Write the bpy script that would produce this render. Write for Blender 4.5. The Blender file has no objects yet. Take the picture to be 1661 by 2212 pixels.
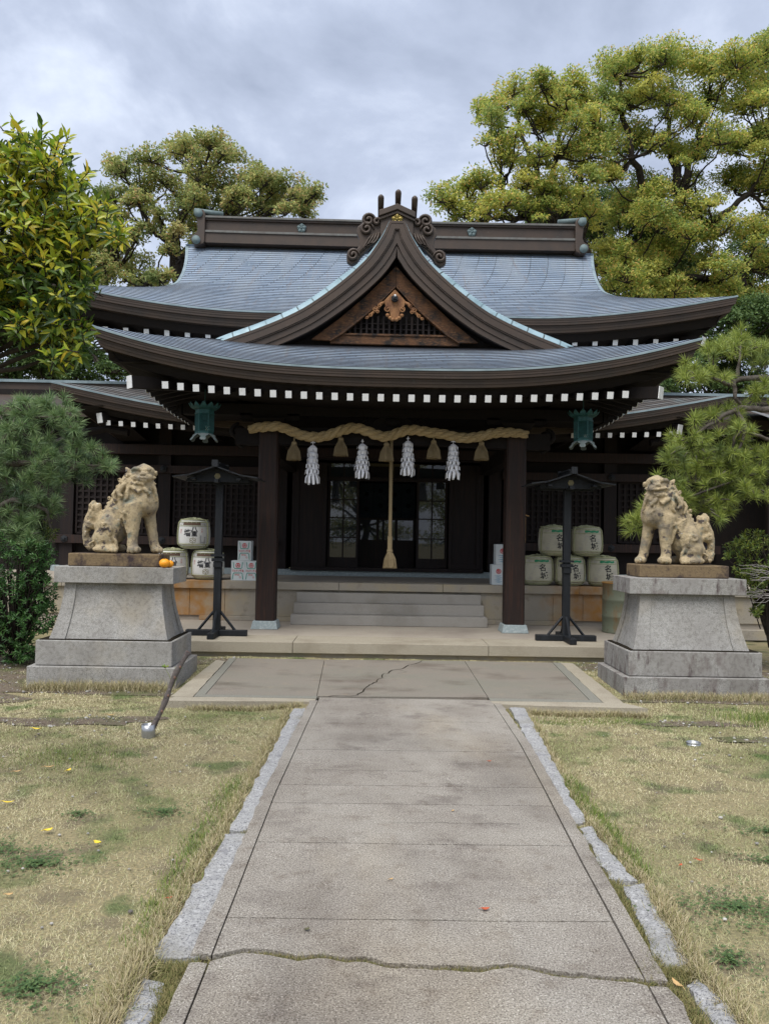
import bpy, bmesh, math, random
import numpy as np
from mathutils import Vector, Matrix, Quaternion, noise as mnoise
random.seed(7); rng = np.random.default_rng(11)
PI = math.pi
S = bpy.context.scene
# ------------------------------------------------------------------ camera
CAMP = np.array([-.296, -12.5, 1.69]); YAW, PITCH, ROLL = map(math.radians, (.82, 1.847, 1.02)); FPX = 1662.
fwd = np.array([math.sin(YAW)*math.cos(PITCH), math.cos(YAW)*math.cos(PITCH), math.sin(PITCH)])
r0 = np.array([math.cos(YAW), -math.sin(YAW), 0]); u0 = np.cross(r0, fwd)
rgt = r0*math.cos(ROLL)+u0*math.sin(ROLL); upv = -r0*math.sin(ROLL)+u0*math.cos(ROLL)
cam = bpy.data.objects.new('camera', bpy.data.cameras.new('camera'))
S.collection.objects.link(cam); S.camera = cam
cam.matrix_world = Matrix(((rgt[0], upv[0], -fwd[0], CAMP[0]), (rgt[1], upv[1], -fwd[1], CAMP[1]), (rgt[2], upv[2], -fwd[2], CAMP[2]), (0, 0, 0, 1)))
cam.data.sensor_fit = 'HORIZONTAL'; cam.data.sensor_width = 36; cam.data.lens = 36.*FPX/1661.
cam.data.clip_start = .05; cam.data.clip_end = 900
def at(px, py, Y):            # point at depth plane Y of a sighting measured on the photograph
    d = fwd+rgt*(px-830.5)/FPX-upv*(py-1106.)/FPX
    return CAMP+(Y-CAMP[1])/d[1]*d
def atz(px, py, z):
    d = fwd+rgt*(px-830.5)/FPX-upv*(py-1106.)/FPX
    return CAMP+(z-CAMP[2])/d[2]*d
# ------------------------------------------------------------------ world, sun, exposure
S.view_settings.view_transform = 'Standard'; S.view_settings.look = 'None'
S.view_settings.exposure = 0.40; S.view_settings.gamma = 1.0
S.cycles.max_bounces = 6; S.cycles.transparent_max_bounces = 8
EL, AZ = math.radians(60), math.radians(205)     # AZ clockwise from +Y: sun behind and slightly left of the viewer
sdir = Vector((math.sin(AZ)*math.cos(EL), math.cos(AZ)*math.cos(EL), math.sin(EL)))
sun = bpy.data.objects.new('sun', bpy.data.lights.new('sun', 'SUN')); S.collection.objects.link(sun)
sun.data.energy = 2.9; sun.data.angle = math.radians(42); sun.data.color = (1, .96, .9)
sun.rotation_euler = sdir.to_track_quat('Z', 'Y').to_euler()
W = bpy.data.worlds.new('World'); S.world = W; W.use_nodes = True
nt = W.node_tree; nt.nodes.clear(); NN = nt.nodes.new; LK = nt.links.new
def wmath(op, a, b=None, c=None):
    n = NN('ShaderNodeMath'); n.operation = op
    for i, v in enumerate((a, b, c)):
        if v is None: continue
        if isinstance(v, (int, float)): n.inputs[i].default_value = v
        else: LK(v, n.inputs[i])
    return n.outputs[0]
tc = NN('ShaderNodeTexCoord'); sep = NN('ShaderNodeSeparateXYZ'); LK(tc.outputs['Generated'], sep.inputs[0])
zz = wmath('ADD', wmath('MAXIMUM', sep.outputs[2], 0.0), .42)
cmb = NN('ShaderNodeCombineXYZ'); LK(wmath('DIVIDE', sep.outputs[0], zz), cmb.inputs[0]); LK(wmath('DIVIDE', sep.outputs[1], zz), cmb.inputs[1])
no = NN('ShaderNodeTexNoise'); LK(cmb.outputs[0], no.inputs['Vector']); no.inputs['Scale'].default_value = 2.6
no.inputs['Detail'].default_value = 9; no.inputs['Roughness'].default_value = .56; no.inputs['Distortion'].default_value = .3
rp = NN('ShaderNodeValToRGB'); LK(no.outputs['Fac'], rp.inputs[0])
e = rp.color_ramp.elements; e[0].position = .34; e[0].color = (.30, .35, .46, 1); e[1].position = .68; e[1].color = (.76, .83, .97, 1)
m = rp.color_ramp.elements.new(.5); m.color = (.455, .515, .65, 1)
sk = NN('ShaderNodeTexSky'); sk.sky_type = 'NISHITA'; sk.sun_disc = False; sk.sun_elevation = EL; sk.sun_rotation = AZ
bg1 = NN('ShaderNodeBackground'); LK(sk.outputs[0], bg1.inputs[0]); bg1.inputs[1].default_value = .1
dot = NN('ShaderNodeVectorMath'); dot.operation = 'DOT_PRODUCT'; LK(tc.outputs['Generated'], dot.inputs[0]); dot.inputs[1].default_value = sdir
glow = wmath('ADD', 1.0, wmath('MULTIPLY', wmath('MAXIMUM', wmath('ADD', dot.outputs['Value'], -.15), 0.0), .35))
warm = NN('ShaderNodeMix'); warm.data_type = 'RGBA'; LK(wmath('MULTIPLY', wmath('SUBTRACT', glow, 1.0), 1.0), warm.inputs[0]); LK(rp.outputs[0], warm.inputs[6]); warm.inputs[7].default_value = (.74, .70, .62, 1)
bg2 = NN('ShaderNodeBackground'); LK(warm.outputs[2], bg2.inputs[0]); LK(glow, bg2.inputs[1])
mx = NN('ShaderNodeMixShader'); mx.inputs[0].default_value = .93; LK(bg1.outputs[0], mx.inputs[1]); LK(bg2.outputs[0], mx.inputs[2])
ow = NN('ShaderNodeOutputWorld'); LK(mx.outputs[0], ow.inputs[0])
# ------------------------------------------------------------------ materials
MATS = {}
def mat(name, col, rough=.85, spec=.3, metal=0., layers=(), bump=None, leaf=None, rnd=None, brick=None, streak=None):
    """layers: (scale, colour, low, high, (sx,sy,sz)) noise mixed over the base; bump: (scale, strength)"""
    mt = bpy.data.materials.new(name); mt.use_nodes = True; t = mt.node_tree; n = t.nodes; L = t.links.new
    b = n['Principled BSDF']; b.inputs['Roughness'].default_value = rough; b.inputs['Specular IOR Level'].default_value = spec; b.inputs['Metallic'].default_value = metal
    geo = n.new('ShaderNodeNewGeometry')
    c = n.new('ShaderNodeRGB'); c.outputs[0].default_value = (*col, 1); cur = c.outputs[0]
    def mix(f, a, bb, mode='MIX'):
        m_ = n.new('ShaderNodeMix'); m_.data_type = 'RGBA'; m_.blend_type = mode
        if isinstance(f, float): m_.inputs[0].default_value = f
        else: L(f, m_.inputs[0])
        L(a, m_.inputs[6])
        if isinstance(bb, tuple): m_.inputs[7].default_value = (*bb, 1)
        else: L(bb, m_.inputs[7])
        return m_.outputs[2]
    def nz(scale, st=(1, 1, 1), detail=4, rgh=.6):
        mp = n.new('ShaderNodeMapping'); mp.inputs['Scale'].default_value = st; L(geo.outputs['Position'], mp.inputs[0])
        x = n.new('ShaderNodeTexNoise'); L(mp.outputs[0], x.inputs['Vector']); x.inputs['Scale'].default_value = scale
        x.inputs['Detail'].default_value = detail; x.inputs['Roughness'].default_value = rgh
        return x.outputs['Fac']
    def ramp(v, lo, hi):
        r_ = n.new('ShaderNodeMapRange'); L(v, r_.inputs[0]); r_.inputs[1].default_value = lo; r_.inputs[2].default_value = hi; return r_.outputs[0]
    if brick:                       # sheets / blocks by UV: (width, height, offset, mortar, dark colour, second colour)
        uv = n.new('ShaderNodeUVMap'); bt = n.new('ShaderNodeTexBrick'); L(uv.outputs[0], bt.inputs['Vector']); bt.inputs['Scale'].default_value = 1
        bt.inputs['Brick Width'].default_value = brick[0]; bt.inputs['Row Height'].default_value = brick[1]; bt.offset = brick[2]
        bt.inputs['Mortar Size'].default_value = brick[3]; bt.inputs['Color1'].default_value = (*col, 1); bt.inputs['Color2'].default_value = (*brick[5], 1)
        bt.inputs['Mortar'].default_value = (*brick[4], 1); cur = bt.outputs[0]
    if rnd:                         # random per island between colours
        rr = n.new('ShaderNodeValToRGB'); L(geo.outputs['Random Per Island'], rr.inputs[0]); rr.color_ramp.interpolation = 'LINEAR'
        els = rr.color_ramp.elements; k = len(rnd)
        els[0].color = (*rnd[0], 1); els[1].color = (*rnd[-1], 1)
        for i in range(1, k-1): els.new(i/(k-1)).color = (*rnd[i], 1)
        cur = rr.outputs[0]
    for ly in layers:
        st = ly[4] if len(ly) > 4 else (1, 1, 1)
        cur = mix(ramp(nz(ly[0], st), ly[2], ly[3]), cur, ly[1], 'MULTIPLY' if len(ly) > 5 else 'MIX')
    L(cur, b.inputs['Base Color'])
    if bump:
        bm_ = n.new('ShaderNodeBump'); bm_.inputs['Strength'].default_value = bump[1]; bm_.inputs['Distance'].default_value = .02
        L(nz(bump[0], bump[2] if len(bump) > 2 else (1, 1, 1), 6, .65), bm_.inputs['Height']); L(bm_.outputs[0], b.inputs['Normal'])
    if leaf:
        tr = n.new('ShaderNodeBsdfTranslucent'); L(cur, tr.inputs[0]); ms = n.new('ShaderNodeMixShader'); ms.inputs[0].default_value = leaf
        L(b.outputs[0], ms.inputs[1]); L(tr.outputs[0], ms.inputs[2]); L(ms.outputs[0], n['Material Output'].inputs[0])
    MATS[name] = mt; return mt
WOODC = (.0085, .0058, .0048)
mat('dark_wood', WOODC, .7, .25, layers=[(3, (0.012, 0.007, 0.005), .45, .75, (6, 6, .6)), (9, (0.003, 0.003, 0.005), .5, .8, (8, 8, .7))], bump=(30, .3, (4, 4, .3)))
mat('pillar_wood', (.022, .013, .011), .6, .3, layers=[(3, (.048, .021, .013), .48, .75, (9, 9, .5)), (7, (.010, .007, .007), .52, .8, (12, 12, .5))], bump=(30, .35, (4, 4, .2)))
mat('black_wood', (.008, .010, .013), .55, .35, layers=[(6, (.02, .024, .03), .5, .85, (4, 4, .5))], bump=(30, .3, (4, 4, .4)))
mat('gable_wood', (0.092, 0.039, 0.014), .6, .3, layers=[(1.6, (0.011, 0.007, 0.005), .40, .62, (3, 1, 3)), (14, (0.207, 0.099, 0.038), .52, .8, (1, 1, 4))], bump=(40, .3))
mat('copper_brown', (0.058, 0.039, 0.028), .5, .45, .15, layers=[(2.5, (0.040, 0.030, 0.024), .4, .7), (14, (0.085, 0.067, 0.053), .62, .85), (5, (0.071, 0.082, 0.074), .68, .9)], bump=(9, .08))
mat('copper_edge', (.24, .31, .34), .5, .4, .1, layers=[(3, (.14, .19, .21), .4, .7)])
mat('ridge_copper', (.135, .135, .125), .5, .4, .1, layers=[(4, (.09, .08, .07), .4, .7), (9, (.2, .25, .25), .62, .85)])
mat('verge_copper', (.31, .43, .48), .5, .35, .1, layers=[(4, (.17, .26, .30), .4, .7), (9, (.16, .14, .12), .62, .85)], brick=(.28, 1., .5, .012, (.05, .06, .06), (.24, .34, .39)))
mat('roof_copper', (0.274, 0.344, 0.441), .42, .5, .2, brick=(.42, 1., .5, .008, (0.067, 0.082, 0.099), (0.192, 0.254, 0.338)),
    layers=[(1.2, (.30, .35, .41), .45, .75, (1.6, .35, .35)), (3.0, (.26, .235, .23), .58, .82, (3.5, .3, .3)), (5, (.40, .52, .54), .62, .8, (3, .5, .5))], bump=(3, .05))
mat('roof_riser', (.03, .03, .035), .7)
mat('wing_copper', (.22, .22, .22), .45, .45, .2, brick=(.42, 1., .5, .008, (.05, .05, .05), (.13, .115, .105)), layers=[(2, (.22, .31, .34), .55, .8, (1, .4, .4))])
mat('patina', (.14, .19, .195), .7, .3, layers=[(12, (.11, .15, .155), .4, .65)], bump=(60, .2))
mat('lantern_green', (0.021, 0.084, 0.084), .6, .35, layers=[(14, (0.036, 0.133, 0.126), .5, .75), (30, (0.012, 0.042, 0.045), .5, .8)], bump=(60, .3))
mat('lantern_pale', (0.156, 0.180, 0.180), .7, .3, layers=[(20, (0.054, 0.120, 0.114), .5, .8)])
mat('gold', (0.270, 0.204, 0.048), .4, .5, .5, layers=[(14, (0.120, 0.090, 0.036), .5, .7)])
mat('pendant_wood', (.26, .125, .05), .6, .3, layers=[(9, (.12, .05, .022), .45, .65, (1, 1, .5)), (20, (.40, .22, .10), .55, .8, (1, 1, .3))], bump=(40, .3))
mat('white_paint', (.78, .79, .80), .75, layers=[(14, (.48, .46, .42), .60, .85)], bump=(30, .15))
GB = (170, .35)
mat('granite', (0.347, 0.341, 0.325), .8, .25, layers=[(170, (0.112, 0.112, 0.116), .52, .62), (120, (0.486, 0.476, 0.446), .58, .68), (3, (0.233, 0.224, 0.214), .45, .8), (1.1, (0.374, 0.337, 0.269), .5, .8), (26, (.80, .79, .78), .48, .62, (1, 1, 1), 'M'), (1.6, (.80, .79, .77), .45, .65, (1, 1, .6), 'M')], bump=GB)
mat('stained_granite', (0.347, 0.341, 0.325), .8, .25, layers=[(170, (0.112, 0.112, 0.116), .52, .62), (120, (0.486, 0.476, 0.446), .58, .68), (2, (0.233, 0.224, 0.214), .45, .8), (7, (0.150, 0.122, 0.116), .50, .72, (0.900, 0.900, 0.418)), (15, (0.112, 0.089, 0.089), .56, .68, (0.900, 0.900, 0.260)), (2.5, (0.281, 0.271, 0.260), .5, .62), (26, (.80, .79, .78), .48, .62, (1, 1, 1), 'M'), (1.6, (.80, .79, .77), .45, .65, (1, 1, .6), 'M')], bump=GB)
mat('warm_granite', (0.344, 0.310, 0.244), .8, .25, layers=[(150, (0.172, 0.145, 0.109), .53, .66), (110, (0.482, 0.442, 0.353), .58, .7), (2, (0.232, 0.200, 0.151), .48, .8)], bump=GB)
mat('step_granite', (.31, .295, .27), .8, .25, layers=[(160, (.17, .16, .15), .53, .66), (2, (.22, .205, .18), .48, .8)], bump=GB)
mat('wall_granite', (.33, .30, .24), .85, .25, layers=[(150, (.2, .175, .14), .53, .66), (2.2, (.40, .33, .20), .48, .75), (5, (.16, .13, .10), .58, .82)], bump=GB)
mat('rusty_granite', (.44, .235, .07), .8, .25, layers=[(150, (.28, .13, .04), .53, .66), (1.8, (.37, .26, .12), .48, .7), (6, (.13, .085, .05), .6, .8)], bump=GB)
mat('floor_stone', (.36, .32, .265), .75, .3, layers=[(120, (.25, .22, .18), .5, .7), (1.3, (.26, .225, .19), .45, .75)], bump=(90, .2))
mat('blue_granite', (.27, .32, .33), .85, layers=[(30, (.42, .47, .47), .5, .7)], bump=(40, .5))
mat('kerb_granite', (0.378, 0.378, 0.376), .85, .2, layers=[(120, (0.109, 0.108, 0.120), .50, .62), (60, (0.554, 0.556, 0.560), .55, .7), (7, (0.185, 0.183, 0.200), .55, .8), (2, (0.252, 0.241, 0.208), .55, .8)], bump=(45, .9))
mat('path_concrete', (.335, .31, .27), .9, .2, layers=[(120, (.155, .138, .12), .48, .60), (70, (.225, .205, .18), .55, .66), (130, (.60, .57, .52), .57, .66, (1.1, 1, 1)), (1.2, (.80, .78, .77), .42, .62, (1, 1, 1), 'M'), (.55, (.74, .73, .73), .50, .66, (1, 1, 1), 'M'), (2.6, (.55, .52, .53), .56, .74, (.7, 1, 1), 'M'), (9, (.80, .77, .75), .55, .70, (1, 1, 1), 'M'), (.35, (1.1, 1.07, 1.0), .5, .65, (2, 1, 1), 'M')], bump=(120, .5))
mat('apron_concrete', (.215, .195, .165), .8, .25, layers=[(90, (.17, .14, .115), .50, .64), (120, (.36, .32, .27), .58, .68), (.9, (.93, .98, .96), .46, .62, (.5, 1.2, 1), 'M'), (1.7, (.62, .58, .56), .52, .70, (.6, 1, 1), 'M'), (6, (1.15, 1.1, 1.02), .56, .75, (1, 1, 1), 'M')], bump=(90, .35))
mat('apron_edge', (.215, .21, .18), .8, .25, layers=[(60, (.12, .12, .10), .5, .7)], bump=(90, .3))
mat('crack_soil', (.025, .022, .017), 1., 0)
mat('sandstone', (.43, .35, .225), .95, .1, layers=[(40, (.29, .23, .14), .48, .7), (3.5, (.19, .165, .13), .50, .64), (9, (.20, .205, .165), .56, .68), (8.5, (.095, .08, .075), .585, .65), (16, (.58, .58, .54), .66, .72)], bump=(75, .7))
mat('plinth_stone', (0.194, 0.143, 0.085), .95, .1, layers=[(40, (0.122, 0.090, 0.060), .48, .7), (5, (0.054, 0.041, 0.041), .48, .64, (1, 1, .8)), (30, (0.360, 0.352, 0.357), .72, .78)], bump=(60, .6))
mat('straw_rope', (0.515, 0.396, 0.221), .95, .1, layers=[(60, (0.302, 0.220, 0.116), .45, .7, (1, 1, 1)), (5, (0.582, 0.462, 0.273), .5, .8)], bump=(120, .8))
mat('straw_tassel', (.38, .30, .18), .95, .1, layers=[(60, (.22, .165, .09), .45, .7, (6, 6, .4))], bump=(90, .8, (6, 6, .3)))
mat('green_rope', (.42, .43, .27), .95, .1, layers=[(50, (.27, .28, .17), .45, .7)], bump=(120, .6))
mat('paper', (.80, .81, .86), .8, .2)
mat('barrel_cloth', (.68, .68, .66), .8, .2, layers=[(6, (.55, .55, .52), .5, .8)], bump=(50, .15, (1, 1, 6)))
mat('barrel_straw', (.52, .50, .40), .85, .2, layers=[(6, (.41, .39, .31), .5, .8)], bump=(50, .4, (1, 1, 6)))
mat('ink', (.012, .012, .02), .7); mat('brown_print', (.13, .085, .06), .8); mat('red_print', (.55, .03, .035), .7)
mat('faded_print', (.42, .40, .37), .8); mat('green_print', (.03, .24, .12), .7); mat('grey_print', (.36, .37, .39), .8)
mat('olive_print', (.25, .22, .13), .8); mat('pale_red_print', (.55, .22, .2), .8); mat('teal_print', (.03, .26, .20), .7); mat('blue_print', (.05, .25, .42), .7)
mat('carton', (.60, .65, .67), .7, .2, layers=[(4, (.53, .58, .60), .4, .8)])
mat('new_wood', (.56, .34, .14), .7, layers=[(30, (.42, .23, .09), .5, .8, (1, 1, .2))])
mat('steel', (.42, .43, .45), .35, .5, .8, layers=[(20, (.28, .29, .30), .5, .8)])
mat('rust_drum', (0.150, 0.168, 0.117), .6, .4, layers=[(4, (0.203, 0.105, 0.036), .46, .62, (1, 1, .4)), (12, (0.120, 0.070, 0.033), .6, .8)])
mat('orange_skin', (.85, .33, .01), .4, .5, bump=(120, .3))
mat('bark', (.05, .042, .036), .95, .1, layers=[(8, (.022, .019, .017), .45, .7)], bump=(20, .8))
mat('pine_bark', (.13, .115, .10), .95, .1, layers=[(12, (.05, .042, .036), .45, .7)], bump=(30, .9))
mat('stick_bark', (0.132, 0.114, 0.106), .9, .15, layers=[(20, (0.061, 0.050, 0.050), .5, .7), (40, (0.264, 0.240, 0.225), .62, .75)], bump=(30, .7))
mat('bare_twig', (.30, .28, .27), .9)
mat('stick_cut', (.20, .12, .09), .9)
mat('camphor_leaf', (.1, .14, .03), .6, .3, leaf=.48, rnd=[(0.122, 0.206, 0.069), (0.296, 0.394, 0.096), (0.526, 0.569, 0.121), (0.698, 0.632, 0.152), (0.192, 0.283, 0.076), (0.420, 0.491, 0.114), (0.805, 0.473, 0.189)], layers=[(.35, (0.176, 0.268, 0.076), .5, .66), (.6, (0.665, 0.618, 0.152), .55, .72)])
mat('olive_leaf', (.1, .14, .03), .6, .3, leaf=.45, rnd=[(0.132, 0.196, 0.072), (0.306, 0.361, 0.123), (0.457, 0.488, 0.158), (0.571, 0.541, 0.194), (0.190, 0.271, 0.099), (0.687, 0.433, 0.210)], layers=[(.5, (0.190, 0.254, 0.089), .52, .68), (.8, (0.534, 0.433, 0.210), .6, .75)])
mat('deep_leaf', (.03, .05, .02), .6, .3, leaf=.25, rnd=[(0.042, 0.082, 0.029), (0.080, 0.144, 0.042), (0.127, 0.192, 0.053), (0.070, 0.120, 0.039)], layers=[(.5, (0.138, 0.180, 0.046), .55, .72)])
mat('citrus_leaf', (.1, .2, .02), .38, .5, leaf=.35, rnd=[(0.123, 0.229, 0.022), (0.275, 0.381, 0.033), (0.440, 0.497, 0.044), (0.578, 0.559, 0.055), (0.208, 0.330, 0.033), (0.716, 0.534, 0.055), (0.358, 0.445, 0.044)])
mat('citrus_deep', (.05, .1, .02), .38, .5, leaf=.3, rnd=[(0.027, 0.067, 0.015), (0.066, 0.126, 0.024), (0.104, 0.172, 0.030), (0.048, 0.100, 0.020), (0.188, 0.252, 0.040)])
mat('shrub_leaf', (.03, .08, .02), .45, .45, leaf=.22, rnd=[(0.026, 0.073, 0.022), (0.049, 0.130, 0.035), (0.081, 0.179, 0.040), (0.041, 0.098, 0.028)])
mat('light_shrub_leaf', (.1, .14, .03), .45, .45, leaf=.25, rnd=[(0.045, 0.091, 0.023), (0.120, 0.182, 0.033), (0.240, 0.266, 0.046), (0.075, 0.126, 0.026)])
mat('pine_needle', (.06, .11, .03), .5, .4, leaf=.2, rnd=[(0.136, 0.197, 0.053), (0.273, 0.358, 0.079), (0.410, 0.462, 0.097), (0.219, 0.277, 0.062)], layers=[(2, (0.083, 0.127, 0.044), .52, .7)])
mat('pine_needle_blue', (.05, .1, .05), .5, .4, leaf=.2, rnd=[(0.081, 0.150, 0.072), (0.173, 0.275, 0.112), (0.275, 0.379, 0.154), (0.126, 0.207, 0.091)], layers=[(2, (0.058, 0.103, 0.058), .5, .68)])
mat('yellow_leaf', (.75, .55, .05), .6); mat('red_leaf', (.42, .10, .045), .7); mat('tan_leaf', (.5, .33, .15), .8)
mat('door_wood', (0.010, 0.006, 0.006), .65, .3, layers=[(3, (0.021, 0.011, 0.008), .45, .75, (8, 8, .5))], bump=(30, .3, (4, 4, .2)))
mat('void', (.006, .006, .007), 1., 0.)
mat('curtain', (.010, .014, .018), .9, .1, layers=[(4, (.02, .025, .03), .5, .7)])
mat('blind', (.10, .085, .05), .9, .1)
g = bpy.data.materials.new('window_glass'); g.use_nodes = True; gb = g.node_tree.nodes['Principled BSDF']
gb.inputs['Base Color'].default_value = (.02, .025, .03, 1); gb.inputs['Roughness'].default_value = .015; gb.inputs['Specular IOR Level'].default_value = .6; gb.inputs['Coat Weight'].default_value = .2
MATS['window_glass'] = g
# lawn: one colour field shared by soil and blades
def lawn_mat(name, blades):
    mt = mat(name, (.30, .245, .135), .95, .1, layers=[]) ; t = mt.node_tree; n = t.nodes; L = t.links.new; b = n['Principled BSDF']
    geo = n['Geometry'] if 'Geometry' in n else n.new('ShaderNodeNewGeometry')
    def fac(sc, lo, hi, off=0., detail=4):
        mp = n.new('ShaderNodeMapping'); mp.inputs['Location'].default_value = (off, off*.7, 0); mp.inputs['Scale'].default_value = (1, 1, 0); L(geo.outputs['Position'], mp.inputs[0])
        x = n.new('ShaderNodeTexNoise'); x.inputs['Scale'].default_value = sc; x.inputs['Detail'].default_value = detail; L(mp.outputs[0], x.inputs['Vector'])
        r_ = n.new('ShaderNodeMapRange'); L(x.outputs['Fac'], r_.inputs[0]); r_.inputs[1].default_value = lo; r_.inputs[2].default_value = hi; return r_.outputs[0]
    def mixc(f, a, bcol, k=1.):
        m_ = n.new('ShaderNodeMix'); m_.data_type = 'RGBA'
        if k != 1.:
            q = n.new('ShaderNodeMath'); q.operation = 'MULTIPLY'; L(f, q.inputs[0]); q.inputs[1].default_value = k; f = q.outputs[0]
        L(f, m_.inputs[0]); L(a, m_.inputs[6]); m_.inputs[7].default_value = (*bcol, 1); return m_.outputs[2]
    if blades:
        rr = n.new('ShaderNodeValToRGB'); L(geo.outputs['Random Per Island'], rr.inputs[0]); els = rr.color_ramp.elements
        els[0].color = (.42, .38, .22, 1); els[1].color = (.21, .23, .09, 1); els.new(.3).color = (.66, .60, .41, 1); els.new(.55).color = (.30, .30, .14, 1); els.new(.8).color = (.52, .48, .30, 1)
        cur = rr.outputs[0]
        cur = mixc(fac(.9, .44, .64, 3.1), cur, (.15, .20, .055), .6)
        cur = mixc(fac(2.6, .55, .68, 9.3), cur, (.085, .15, .04), .7); cur = mixc(fac(3.4, .56, .70, 5.7), cur, (.14, .12, .07), .6)
    else:
        c = n.new('ShaderNodeRGB'); c.outputs[0].default_value = (.20, .175, .105, 1); cur = c.outputs[0]
        cur = mixc(fac(60, .45, .62), cur, (.30, .25, .14)); cur = mixc(fac(.9, .50, .70, 3.1), cur, (.09, .105, .04), .6)
        cur = mixc(fac(2.6, .55, .68, 9.3), cur, (.05, .09, .028), .7); cur = mixc(fac(4, .52, .66, 1.7), cur, (.115, .095, .07), .6)
    L(cur, b.inputs['Base Color']); return mt
lawn_mat('lawn_soil', False); lawn_mat('lawn_blade', True)
mat('seam_blade', (.1, .12, .04), .8, .15, rnd=[(.07, .095, .028), (.16, .15, .055), (.26, .215, .10), (.10, .12, .035), (.30, .245, .13)])
mat('soil', (0.155, 0.125, 0.096), 1., .05, layers=[(30, (0.084, 0.066, 0.050), .48, .66), (90, (0.309, 0.275, 0.228), .56, .68), (2.2, (0.106, 0.120, 0.054), .5, .7)], bump=(60, .8))
mat('pebble', (.3, .3, .28), .9, rnd=[(.12, .11, .1), (.32, .31, .29), (.5, .49, .46), (.2, .18, .15)])
mat('dry_blade', (.4, .33, .18), .9, .1, rnd=[(.40, .34, .20), (.52, .46, .31), (.28, .22, .12), (.34, .31, .16), (.18, .2, .07)])
mat('green_blade', (.1, .2, .05), .7, .2, leaf=.2, rnd=[(.08, .17, .03), (.16, .24, .05), (.25, .27, .07), (.05, .12, .03)])
mat('clover', (.05, .12, .04), .7, .2, rnd=[(.045, .09, .035), (.075, .125, .045), (.11, .16, .055)])
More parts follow.
